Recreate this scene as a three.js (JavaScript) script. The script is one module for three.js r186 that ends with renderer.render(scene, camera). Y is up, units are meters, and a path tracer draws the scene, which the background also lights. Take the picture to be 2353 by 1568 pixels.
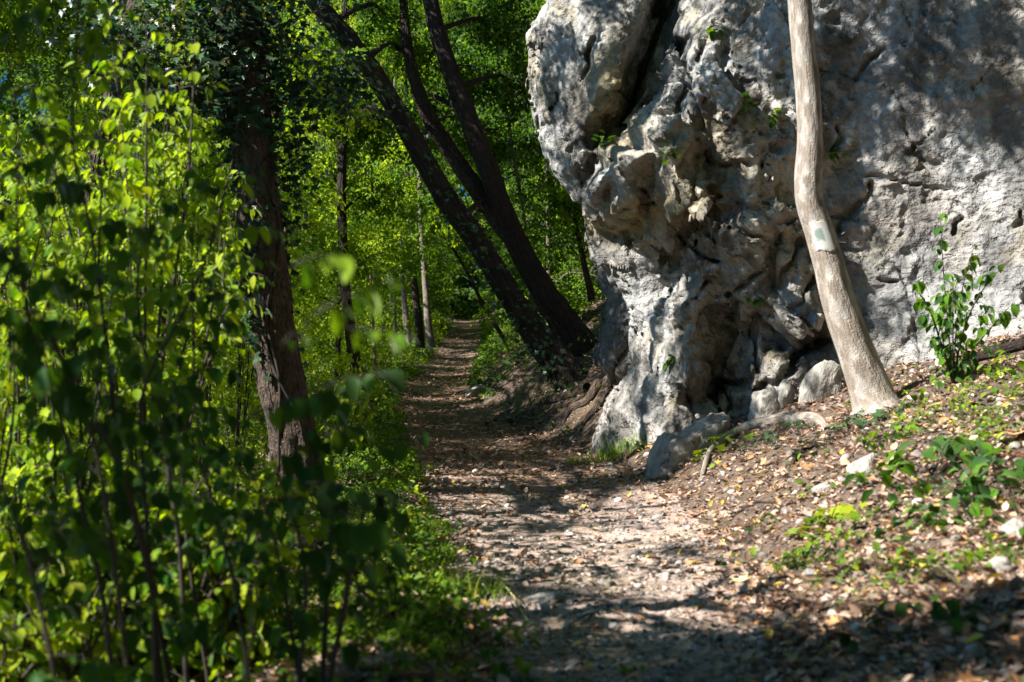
import * as THREE from 'three';
import { mergeGeometries, mergeVertices } from 'three/addons/utils/BufferGeometryUtils.js';
import { TessellateModifier } from 'three/addons/modifiers/TessellateModifier.js';
import { Sky } from 'three/addons/objects/Sky.js';

// ------------------------------------------------------------------ camera, sky, sun, exposure
const scene = new THREE.Scene();
const camera = new THREE.PerspectiveCamera(27.02, 1024 / 682, 0.1, 600);
camera.position.set(0, 1.6, 0);
camera.lookAt(0, 1.6, -10);
camera.focus = 19.5;
camera.userData.fStop = 1.8;
const sunDir = new THREE.Vector3(-0.71, 0.63, 0.28).normalize();
const sky = new Sky();
sky.name = 'sky'; sky.userData.kind = 'structure';
sky.scale.setScalar(500);
sky.material.uniforms.sunPosition.value.copy(sunDir);
sky.material.uniforms.turbidity.value = 4;
sky.material.uniforms.rayleigh.value = 0.5;
sky.material.uniforms.mieCoefficient.value = 0.004;
sky.material.uniforms.cloudCoverage.value = 0;
scene.add(sky);
scene.environmentIntensity = 0.1;
const sun = new THREE.DirectionalLight(new THREE.Color(1, 0.955, 0.885), 5);
sun.name = 'sun';
sun.position.copy(sunDir).multiplyScalar(60).add(new THREE.Vector3(0, 2, -14));
sun.target.position.set(0, 2, -14);
sun.castShadow = true;
Object.assign(sun.shadow.camera, { left: -45, right: 45, top: 45, bottom: -45, near: 1, far: 160 });
sun.shadow.mapSize.set(4096, 4096);
scene.add(sun, sun.target);
const renderer = new THREE.WebGLRenderer();
renderer.shadowMap.enabled = true;
renderer.toneMapping = THREE.LinearToneMapping;
renderer.toneMappingExposure = 3.0;

// ------------------------------------------------------------------ helpers
const V = (x, y, z) => new THREE.Vector3(x, y, z);
const { clamp, lerp, smoothstep } = THREE.MathUtils;
function rng(seed) {
  let s = seed | 0;
  const r = () => { s = (s + 0x6d2b79f5) | 0; let t = Math.imul(s ^ (s >>> 15), 1 | s); t = (t + Math.imul(t ^ (t >>> 7), 61 | t)) ^ t; return ((t ^ (t >>> 14)) >>> 0) / 4294967296; };
  r.in = (a, b) => a + (b - a) * r();
  r.n = () => (r() + r() + r() - 1.5) * 1.4;
  r.pick = (a) => a[Math.floor(r() * a.length)];
  return r;
}
// a point of the place: 2353 x 1568 sheet coordinates of a sight line, at a depth in metres
const F = 3263;
const at = (px, py, d) => V((px - 1176.5) / F * d, 1.6 + (784 - py) / F * d, -d);
// gradient noise
const PERM = new Uint8Array(512), GR = [];
{
  const r = rng(77), p = [...Array(256).keys()];
  for (let i = 255; i > 0; i--) { const j = Math.floor(r() * (i + 1)); [p[i], p[j]] = [p[j], p[i]]; }
  for (let i = 0; i < 512; i++) PERM[i] = p[i & 255];
  for (const a of [-1, 1]) for (const b of [-1, 1]) GR.push([a, b, 0], [a, 0, b], [0, a, b]);
  GR.push([1, 1, 0], [-1, 1, 0], [0, -1, 1], [0, -1, -1]);
}
const GX = Float32Array.from(GR, (g) => g[0]), GY = Float32Array.from(GR, (g) => g[1]), GZ = Float32Array.from(GR, (g) => g[2]);
const fade = (t) => t * t * t * (t * (t * 6 - 15) + 10);
function n3(x, y, z) {
  const X = Math.floor(x), Y = Math.floor(y), Z = Math.floor(z);
  x -= X; y -= Y; z -= Z;
  const a = X & 255, b = Y & 255, c = Z & 255, u = fade(x), v = fade(y), w = fade(z);
  const g = (i, j, k) => { const h = PERM[PERM[PERM[(a + i) & 255] + ((b + j) & 255)] + ((c + k) & 255)] & 15; return GX[h] * (x - i) + GY[h] * (y - j) + GZ[h] * (z - k); };
  const l = (p, q, t) => p + (q - p) * t;
  return l(l(l(g(0, 0, 0), g(1, 0, 0), u), l(g(0, 1, 0), g(1, 1, 0), u), v), l(l(g(0, 0, 1), g(1, 0, 1), u), l(g(0, 1, 1), g(1, 1, 1), u), v), w);
}
function fbm(x, y, z, o = 4, gain = 0.5) { let s = 0, a = 1; for (let i = 0; i < o; i++) { s += a * n3(x, y, z); a *= gain; x = x * 2.03 + 3.1; y = y * 2.03 + 1.7; z = z * 2.03 + 5.3; } return s; }
function ridged(x, y, z, o = 3) { let s = 0, a = 1; for (let i = 0; i < o; i++) { s += a * (1 - 2 * Math.abs(n3(x, y, z))); a *= 0.5; x = x * 2.1 + 7.7; y = y * 2.1 + 2.3; z = z * 2.1 + 4.9; } return s; }
// smooth table lookup
function table(rows) {
  return (d) => {
    const n = rows.length, w = rows[0].length;
    if (d <= rows[0][0]) return rows[0].slice(1);
    if (d >= rows[n - 1][0]) return rows[n - 1].slice(1);
    let i = 0; while (rows[i + 1][0] < d) i++;
    const a = rows[Math.max(0, i - 1)], b = rows[i], c = rows[i + 1], e = rows[Math.min(n - 1, i + 2)], t = (d - b[0]) / (c[0] - b[0]), out = [];
    for (let k = 1; k < w; k++) {
      const h = c[0] - b[0], m0 = i ? (c[k] - a[k]) / (c[0] - a[0]) * h : (c[k] - b[k]), m1 = i < n - 2 ? (e[k] - b[k]) / (e[0] - b[0]) * h : (c[k] - b[k]), t2 = t * t, t3 = t2 * t;
      out.push((2 * t3 - 3 * t2 + 1) * b[k] + (t3 - 2 * t2 + t) * m0 + (-2 * t3 + 3 * t2) * c[k] + (t3 - t2) * m1);
    }
    return out;
  };
}
const used = {};
function numbered(name) { const k = used[name] = (used[name] ?? -1) + 1; return k ? name + '_' + String(k).padStart(3, '0') : name; }
function tag(o, label, category, group, kind) {
  if (label) o.userData.label = label;
  if (category) o.userData.category = category;
  if (group) o.userData.group = group;
  if (kind) o.userData.kind = kind;
  return o;
}
function thing(name, p, label, category, group) {
  const g = new THREE.Group();
  g.name = numbered(name); g.position.copy(p);
  scene.add(g);
  return tag(g, label, category, group);
}
function mesh(name, geo, mat, parent) {
  const m = new THREE.Mesh(geo, mat);
  m.name = parent ? name : numbered(name); m.castShadow = m.receiveShadow = true;
  (parent ?? scene).add(m);
  return m;
}
// copies with a matrix and a colour each, given in world space, under a parent at `origin`
function copies(name, geo, mat, list, parent, origin = V(0, 0, 0)) {
  const m = new THREE.InstancedMesh(geo, mat, list.length), mm = new THREE.Matrix4();
  list.forEach((e, i) => {
    mm.copy(e.m); mm.elements[12] -= origin.x; mm.elements[13] -= origin.y; mm.elements[14] -= origin.z;
    m.setMatrixAt(i, mm); m.setColorAt(i, e.c);
  });
  m.name = parent ? name : numbered(name); m.castShadow = m.receiveShadow = true; m.userData.kind = 'stuff';
  (parent ?? scene).add(m);
  return m;
}
function geom(pos, idx, { uv, col, nrm = true } = {}) {
  const g = new THREE.BufferGeometry();
  g.setAttribute('position', new THREE.Float32BufferAttribute(pos, 3));
  if (uv) g.setAttribute('uv', new THREE.Float32BufferAttribute(uv, 2));
  if (col) g.setAttribute('color', new THREE.Float32BufferAttribute(col, 3));
  g.setIndex(idx);
  if (nrm) g.computeVertexNormals();
  return g;
}
const rgb = (r, g, b) => new THREE.Color().setRGB(r, g, b);

// ------------------------------------------------------------------ textures and materials
function tex(w, h, fn, srgb = true) {
  const data = new Uint8Array(w * h * 4), o = [0, 0, 0];
  const enc = (c) => 255 * (srgb ? (c <= 0.0031308 ? c * 12.92 : 1.055 * Math.pow(c, 1 / 2.4) - 0.055) : c);
  for (let y = 0; y < h; y++) for (let x = 0; x < w; x++) {
    fn((x + 0.5) / w, (y + 0.5) / h, o);
    const i = (y * w + x) * 4;
    for (let k = 0; k < 3; k++) data[i + k] = clamp(enc(clamp(o[k], 0, 1)), 0, 255);
    data[i + 3] = 255;
  }
  const t = new THREE.DataTexture(data, w, h);
  t.magFilter = THREE.LinearFilter; t.minFilter = THREE.LinearMipmapLinearFilter; t.generateMipmaps = true;
  t.wrapS = t.wrapT = THREE.RepeatWrapping;
  if (srgb) t.colorSpace = THREE.SRGBColorSpace;
  t.needsUpdate = true;
  return t;
}
// tiling gradient noise: the lattice wraps at whole periods
function pn(x, y, px, py, s) {
  const X0 = Math.floor(x), Y0 = Math.floor(y), fx = x - X0, fy = y - Y0, u = fade(fx), v = fade(fy);
  const g = (i, j) => { const h = PERM[PERM[(((X0 + i) % px + px) % px + s * 31) & 255] + (((Y0 + j) % py + py) % py) & 255] / 256 * 6.2832; return Math.cos(h) * (fx - i) + Math.sin(h) * (fy - j); };
  return lerp(lerp(g(0, 0), g(1, 0), u), lerp(g(0, 1), g(1, 1), u), v) * 1.3;
}
function tn(u, v, fu, fv, s, o = 3) {
  let sum = 0, a = 1, x = Math.max(1, Math.round(fu)), y = Math.max(1, Math.round(fv));
  for (let i = 0; i < o; i++) { sum += a * pn(u * x, v * y, x, y, s + i * 5); a *= 0.5; x *= 2; y *= 2; }
  return sum;
}
const soilH = (u, v) => 0.5 + 0.3 * tn(u, v, 9, 9, 3, 4) + 0.25 * tn(u, v, 40, 40, 9, 3);
const soilMap = tex(512, 512, (u, v, o) => {
  const a = tn(u, v, 6, 6, 1, 3), b = tn(u, v, 40, 40, 5, 3), c = tn(u, v, 90, 90, 8, 2), k = 1 + 0.35 * a + 0.5 * b + 0.35 * c;
  o[0] = 0.1 * k; o[1] = 0.068 * k; o[2] = 0.048 * k;
});
const soilBump = tex(512, 512, (u, v, o) => { o[0] = o[1] = o[2] = soilH(u, v); }, false);
const gravelMap = tex(512, 512, (u, v, o) => {
  const a = tn(u, v, 5, 5, 11, 3), b = tn(u, v, 50, 50, 15, 3), c = tn(u, v, 110, 110, 18, 2), k = 1 + 0.25 * a + 0.4 * b + 0.4 * c;
  o[0] = 0.37 * k; o[1] = 0.275 * k; o[2] = 0.225 * k;
});
const barkH = (u, v) => { const w = u + 0.02 * tn(u, v, 3, 6, 2, 2), r = 1 - Math.abs(tn(w, v, 13, 4, 4, 4)) * 2.2, f = tn(u, v, 40, 30, 6, 2); return clamp(0.35 + 0.5 * r + 0.15 * f, 0, 1); };
const barkBump = tex(512, 512, (u, v, o) => { o[0] = o[1] = o[2] = barkH(u, v); }, false);
const barkMap = tex(512, 512, (u, v, o) => {
  const h = barkH(u, v), a = tn(u, v, 5, 5, 21, 3), k = (0.2 + 1.3 * h) * (1 + 0.5 * a);
  o[0] = 0.088 * k; o[1] = 0.06 * k; o[2] = 0.042 * k;
});
const paleMap = tex(512, 512, (u, v, o) => {
  const a = tn(u, v, 4, 3, 31, 4), b = tn(u, v, 16, 5, 33, 4), c = 0.5 * smoothstep(tn(u, v, 6, 3, 37, 5), -0.25, 0.5), d = tn(u, v, 80, 60, 39, 2), k = 1 + 0.3 * a + 0.25 * b + 0.2 * d;
  o[0] = lerp(0.22, 0.46, c) * k; o[1] = lerp(0.18, 0.425, c) * k; o[2] = lerp(0.14, 0.385, c) * k;
});
const paleBump = tex(512, 512, (u, v, o) => { o[0] = o[1] = o[2] = 0.5 + 0.3 * tn(u, v, 20, 7, 41, 4) + 0.2 * tn(u, v, 50, 40, 43, 2); }, false);
const rockBump = tex(1024, 1024, (u, v, o) => {
  const p = tn(u, v, 16, 16, 51, 5), q = 1 - Math.abs(tn(u, v, 8, 8, 53, 4)) * 2, pit = smoothstep(tn(u, v, 22, 26, 57, 3), 0.25, 0.5);
  o[0] = o[1] = o[2] = clamp(0.5 + 0.3 * p + 0.15 * q - 0.3 * pit, 0, 1);
}, false);
const std = (o) => new THREE.MeshStandardMaterial({ roughness: 0.95, ...o });
const M = {
  soil: std({ map: soilMap, bumpMap: soilBump, bumpScale: 0.03, vertexColors: true }),
  path: std({ map: gravelMap, bumpMap: soilBump, bumpScale: 0.025, vertexColors: true }),
  rock: std({ color: rgb(1, 1, 1), vertexColors: true, bumpMap: rockBump, bumpScale: 0.045, roughness: 0.88 }),
  bark: std({ map: barkMap, bumpMap: barkBump, bumpScale: 0.05 }),
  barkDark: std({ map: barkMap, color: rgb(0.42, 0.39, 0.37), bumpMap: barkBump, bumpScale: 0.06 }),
  pale: std({ map: paleMap, bumpMap: paleBump, bumpScale: 0.012, roughness: 0.8 }),
  stem: std({ color: rgb(0.034, 0.025, 0.018), roughness: 0.85 }),
  stemPale: std({ map: paleMap, color: rgb(0.6, 0.58, 0.55), roughness: 0.85 }),
  white: std({ color: rgb(0.78, 0.77, 0.74), roughness: 0.7 }),
  green: std({ color: rgb(0.1, 0.2, 0.13), roughness: 0.7 }),
  stone: std({ color: rgb(1, 1, 1), roughness: 0.9 }),
  litter: new THREE.MeshPhysicalMaterial({ color: rgb(1, 1, 1), roughness: 0.9, transmission: 0.25, thickness: 0 }),
};
const leafMat = (c, shine = 0.25, through = 0.5) => new THREE.MeshPhysicalMaterial({ color: c, roughness: 0.97, transmission: through, thickness: 0, clearcoat: shine, clearcoatRoughness: 0.35, ior: 1.4, specularIntensity: 0.4 });
M.leaf = leafMat(rgb(1, 1, 1), 0, 0.6);
M.ivy = leafMat(rgb(1, 1, 1), 0.7, 0.15);
const LEAFTONES = [[0.04, 0.12, 0.004], [0.1, 0.23, 0.004], [0.022, 0.07, 0.004], [0.2, 0.33, 0.004], [0.33, 0.4, 0.005], [0.035, 0.12, 0.015]];
const leafMats = LEAFTONES.map((c) => leafMat(rgb(...c), 0.08, 0.55));

// ------------------------------------------------------------------ leaves
// a leaf in the x-z plane: stalk at the origin, tip at +z; folded along its midrib, drooping towards the tip
function leafShape(len, wid, n, { fold = 0.25, droop = 0.25, lobes = 0, peak = 0.38, wave = 0, seed = 1 } = {}) {
  const r = rng(seed), pos = [], idx = [];
  const prof = (s) => { const a = Math.pow(s, 0.7), b = Math.pow(1 - s, 0.9); return 0.5 * wid * a * b / (Math.pow(peak, 0.7) * Math.pow(1 - peak, 0.9)); };
  for (let i = 0; i <= n; i++) {
    const s = i / n, w = i === 0 || i === n ? 0 : prof(s) * (1 + lobes * Math.sin(s * Math.PI * 5)), y = -droop * len * s * s, z = len * s * (1 - 0.15 * droop * s), wy = wave * len * r.in(-1, 1);
    pos.push(-w, y + fold * w + wy, z, 0, y, z, w, y + fold * w - wy, z);
  }
  for (let i = 0; i < n; i++) {
    const a = i * 3, b = a + 3;
    if (i > 0) idx.push(a, a + 1, b + 0, a + 1, a + 2, b + 2);
    if (i < n - 1) idx.push(a + 1, b + 1, b, a + 1, b + 2, b + 1);
    else if (n === 1) idx.push();
    if (i === n - 1) { /* tip closed by the triangles to b (width 0) */ idx.push(); }
  }
  return geom(pos, idx);
}
const palmate = (len, seed, lobesN = 5, droop = 0.3) => {      // a lobed leaf (maple, ivy)
  const r = rng(seed), pos = [0, 0, 0], idx = [], pts = [];
  for (let i = 0; i < lobesN; i++) {
    const t = i / (lobesN - 1), a = lerp(-2.1, 2.1, t), k = 1 - 0.5 * Math.abs(a) / 2.1;
    const L = len * 0.62 * (0.75 + 0.5 * k) * r.in(0.92, 1.08);
    if (i) { const am = a - 2.1 / (lobesN - 1), q = len * 0.34; pts.push([Math.sin(am) * q, Math.cos(am) * q]); }
    pts.push([Math.sin(a - 0.16) * L * 0.72, Math.cos(a - 0.16) * L * 0.72], [Math.sin(a) * L, Math.cos(a) * L], [Math.sin(a + 0.16) * L * 0.72, Math.cos(a + 0.16) * L * 0.72]);
  }
  const off = len * 0.3;
  for (const [x, z] of pts) { const q = Math.hypot(x, z) / len; pos.push(x, -droop * len * q * q + 0.1 * Math.abs(x), z + off); }
  pos[2] = off;
  pos.push(0, 0, 0);
  for (let i = 1; i < pts.length; i++) idx.push(0, i, i + 1);
  idx.push(0, pts.length, pts.length + 1, 0, pts.length + 1, 1);
  return geom(pos, idx);
};
const NEAR_LEAVES = [1, 2, 3].map((k) => leafShape(1, 0.52 + 0.05 * k, 7, { fold: 0.2 + 0.08 * k, droop: 0.1 + 0.12 * k, seed: k, wave: 0.008 }));
const MID_LEAVES = [1, 2].map((k) => leafShape(1, 0.55, 4, { fold: 0.3, droop: 0.15 * k, seed: k + 5 }));
const IVY_LEAVES = [palmate(1, 3, 5, 0.2), palmate(1, 4, 3, 0.3)];
const DEAD_LEAVES = [leafShape(1, 0.6, 5, { fold: 0.5, droop: -0.25, wave: 0.05, seed: 21 }), palmate(1, 22, 5, -0.4), leafShape(1, 0.45, 5, { fold: 0.7, droop: 0.35, wave: 0.06, seed: 23 })];
const X = V(1, 0, 0), Y = V(0, 1, 0), Z = V(0, 0, 1), Q = new THREE.Quaternion(), Q2 = new THREE.Quaternion();
// leaf hanging at p: heading (angle about y), pitch (tip down positive), roll
function pose(p, heading, pitch, roll, s, sx = 1) {
  const e = new THREE.Euler(pitch, heading, roll, 'YXZ');
  return new THREE.Matrix4().compose(p, new THREE.Quaternion().setFromEuler(e), V(s * sx, s, s));
}
// sprays: a twig's worth of leaves as one small geometry, about 1 unit across, to be copied through crowns
function spray(seed, count, leafLen, { flat = 0.5, droop = 0.5 } = {}) {
  const r = rng(seed), base = leafShape(1, 0.55, 3, { fold: 0.25, droop: 0.2, seed }), list = [];
  for (let i = 0; i < count; i++) {
    const t = (i + 0.5) / count, side = i % 2 ? 1 : -1;
    const p = V(side * 0.02 + r.n() * 0.12, r.n() * 0.14 * (1 - flat) - 0.25 * t * t * droop + r.n() * 0.05, -0.5 + t + r.n() * 0.06);
    const g = base.clone(); g.deleteAttribute('normal');
    g.applyMatrix4(pose(p, side * r.in(0.5, 1.4), r.in(-0.1, 1.0) * droop + 0.15, r.n() * 0.7, leafLen * r.in(0.7, 1.2)));
    list.push(g);
  }
  return mergeGeometries(list);
}
const SPRAYS = [spray(101, 18, 0.17), spray(102, 16, 0.19), spray(103, 20, 0.15)];
const FAR_SPRAYS = [spray(111, 16, 0.24, { flat: 0 })];
function tone(r, mix) {      // mix: 0 deep green .. 1 yellow green; some leaves are autumn yellow
  const k = clamp(mix + r.n() * 0.28, 0, 1), j = r.in(0.75, 1.25);
  const a = [0.026, 0.085, 0.004], b = [0.13, 0.26, 0.004], c = [0.42, 0.54, 0.005];
  const q = k < 0.5 ? k * 2 : (k - 0.5) * 2, A = k < 0.5 ? a : b, B = k < 0.5 ? b : c;
  return rgb(lerp(A[0], B[0], q) * j, lerp(A[1], B[1], q) * j, lerp(A[2], B[2], q) * j);
}

// ------------------------------------------------------------------ ground and path
const pathAt = table([[-14, 0.2, 0.9, -0.1], [0, 0.4, 0.85, -0.02], [5, 0.5, 0.75, 0], [6.7, 0.5, 0.78, 0], [8.5, 0.54, 0.88, 0], [11.2, 0.52, 1.08, 0.01], [15.5, 0.22, 1.25, 0.08], [20.5, -0.6, 0.98, 0.25], [26, -1.42, 0.66, 0.65], [32, -1.4, 0.58, 0.97], [40, -1.5, 0.62, 1.4], [55, -1.75, 0.6, 2.17], [65, -2.05, 0.6, 2.6], [85, -1.2, 0.6, 3.2], [150, 8, 0.6, 5]]);
const slopeAt = table([[-14, 0.15], [4, 0.2], [7, 0.3], [10, 0.5], [12, 0.6], [18, 0.6], [22, 0.9], [27, 0.8], [36, 0.6], [70, 0.5], [150, 0.4]]);
function groundY(x, z, fine = true) {
  const d = -z, [c, hw, y] = pathAt(d), tr = x - c - hw, tl = c - hw - x;
  let h = y;
  if (tr > 0) { h += slopeAt(d)[0] * 5 * (1 - Math.exp(-tr / 5)) * smoothstep(tr, -0.3, 0.6); if (tr > 7) h += 0.5 * Math.min(tr - 7, 40); }
  if (tl > 0) h += 0.05 * smoothstep(tl, 0, 0.3) - 0.2 * 7 * (1 - Math.exp(-tl / 7)) * smoothstep(tl, 0, 1.2);
  if (tr < 0 && tl < 0) { const q = (x - c) / hw; h -= 0.05 * (1 - q * q); }
  if (fine) {
    const side = clamp(Math.max(tr, tl) * 2 + 0.25, 0.2, 1);
    h += side * (0.1 * n3(x * 0.9, 3, z * 0.9) + 0.06 * n3(x * 2.7, 7, z * 2.7)) + 0.02 * n3(x * 6, 1, z * 6);
  }
  return h;
}
const onGround = (x, z, up = 0) => V(x, groundY(x, z) + up, z);
{
  const ds = [];
  for (let d = -14; d < 4; d += 0.5) ds.push(d);
  for (let d = 4; d < 24; d += 0.07) ds.push(d);
  for (let d = 24, s = 0.09; d < 160; d += s, s *= 1.035) ds.push(d);
  const side = [];
  for (let t = 0, s = 0.05; t < 130; t += s, s = t < 4 ? 0.08 : s * 1.17) side.push(t);
  const strip = (ts, f, earthy) => {
    const pos = [], uv = [], col = [], idx = [];
    ds.forEach((d) => ts.forEach((t) => {
      const [c, hw] = pathAt(d), x = f(c, hw, t, d), z = -d, y = groundY(x, z);
      pos.push(x, y, z); uv.push(x / 2.1, z / 2.1);
      const k = 0.9 + 0.35 * fbm(x * 0.7, 2, z * 0.7, 3), g = smoothstep(fbm(x * 1.3 + 9, 4, z * 1.3, 3), -0.1, 0.5);
      const w = earthy ? smoothstep(d + 2.5 * n3(x * 0.8, 6, z * 0.5), 12.5, 17.5) : 0;      // the stony stretch gives way to trodden brown earth
      col.push(k * lerp(1, 0.85, g) * lerp(1, 0.52, w), k * lerp(1, 0.85, g) * lerp(1, 0.43, w), k * lerp(1, 0.72, g) * lerp(1, 0.35, w));
    }));
    const w = ts.length;
    for (let i = 0; i < ds.length - 1; i++) for (let j = 0; j < w - 1; j++) { const a = i * w + j; idx.push(a, a + 1, a + w, a + 1, a + w + 1, a + w); }
    return geom(pos, idx, { uv, col });
  };
  const edge = (d, s) => 0.16 * n3(d * 1.1, s, 0) + 0.08 * n3(d * 3.7, s, 5);
  const cols = [...Array(29).keys()].map((i) => i / 14 - 1);
  mesh('path', strip(cols, (c, hw, t, d) => c + t * (hw + lerp(edge(d, 1), edge(d, 9), (t + 1) / 2)), true), M.path).userData.kind = 'structure';
  const right = strip(side, (c, hw, t, d) => c + hw + edge(d, 9) + t);
  const left = strip([...side].reverse(), (c, hw, t, d) => c - hw - edge(d, 1) - t);
  mesh('ground', mergeGeometries([left, right]), M.soil).userData.kind = 'structure';
}

// ------------------------------------------------------------------ rock: a relief over (x, y) joined with its left flank, as a volume meshed by surface nets
function delaunay(P) {
  const n = P.length, all = [...P.map((p) => [p.x, p.y]), [-200, -200], [200, -200], [0, 300]];
  let T = [[n, n + 1, n + 2]];
  const circ = ([a, b, c]) => {
    const [ax, ay] = all[a], [bx, by] = all[b], [cx, cy] = all[c], D = 2 * (ax * (by - cy) + bx * (cy - ay) + cx * (ay - by));
    const x = ((ax * ax + ay * ay) * (by - cy) + (bx * bx + by * by) * (cy - ay) + (cx * cx + cy * cy) * (ay - by)) / D;
    const y = ((ax * ax + ay * ay) * (cx - bx) + (bx * bx + by * by) * (ax - cx) + (cx * cx + cy * cy) * (bx - ax)) / D;
    return [x, y, (ax - x) ** 2 + (ay - y) ** 2];
  };
  let C = T.map(circ);
  for (let i = 0; i < n; i++) {
    const [px, py] = all[i], keep = [], keepC = [], edges = new Map();
    T.forEach((t, k) => {
      const [x, y, r2] = C[k];
      if ((px - x) ** 2 + (py - y) ** 2 < r2) for (const [a, b] of [[t[0], t[1]], [t[1], t[2]], [t[2], t[0]]]) { const key = Math.min(a, b) + '_' + Math.max(a, b); if (edges.has(key)) edges.delete(key); else edges.set(key, [a, b]); }
      else { keep.push(t); keepC.push(C[k]); }
    });
    for (const [a, b] of edges.values()) { keep.push([a, b, i]); keepC.push(circ([a, b, i])); }
    T = keep; C = keepC;
  }
  return T.filter((t) => t.every((i) => i < n));
}
function relief(points, x0, y0, cell, nx, ny, blur) {
  let D = new Float32Array(nx * ny).fill(NaN);
  for (const t of delaunay(points)) {
    const [a, b, c] = t.map((i) => points[i]), den = (b.y - c.y) * (a.x - c.x) + (c.x - b.x) * (a.y - c.y);
    const i0 = Math.max(0, Math.floor((Math.min(a.x, b.x, c.x) - x0) / cell)), i1 = Math.min(nx - 1, Math.ceil((Math.max(a.x, b.x, c.x) - x0) / cell));
    const j0 = Math.max(0, Math.floor((Math.min(a.y, b.y, c.y) - y0) / cell)), j1 = Math.min(ny - 1, Math.ceil((Math.max(a.y, b.y, c.y) - y0) / cell));
    for (let j = j0; j <= j1; j++) for (let i = i0; i <= i1; i++) {
      const x = x0 + i * cell, y = y0 + j * cell, u = ((b.y - c.y) * (x - c.x) + (c.x - b.x) * (y - c.y)) / den, v = ((c.y - a.y) * (x - c.x) + (a.x - c.x) * (y - c.y)) / den;
      if (u >= -1e-6 && v >= -1e-6 && u + v <= 1 + 1e-6) D[j * nx + i] = u * a.z + v * b.z + (1 - u - v) * c.z;
    }
  }
  for (let k = 0; k < D.length; k++) if (Number.isNaN(D[k])) D[k] = -19;
  for (let pass = 0; pass < 1; pass++) for (const [s, m, o, q] of [[1, nx, nx, ny], [nx, ny, 1, nx]]) {
    const E = new Float32Array(D.length);
    for (let j = 0; j < q; j++) for (let i = 0; i < m; i++) { let sum = 0, w = 0; for (let k = -blur; k <= blur; k++) { const ii = clamp(i + k, 0, m - 1); sum += D[j * o + ii * s]; w++; } E[j * o + i * s] = sum / w; }
    D = E;
  }
  return D;
}
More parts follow.
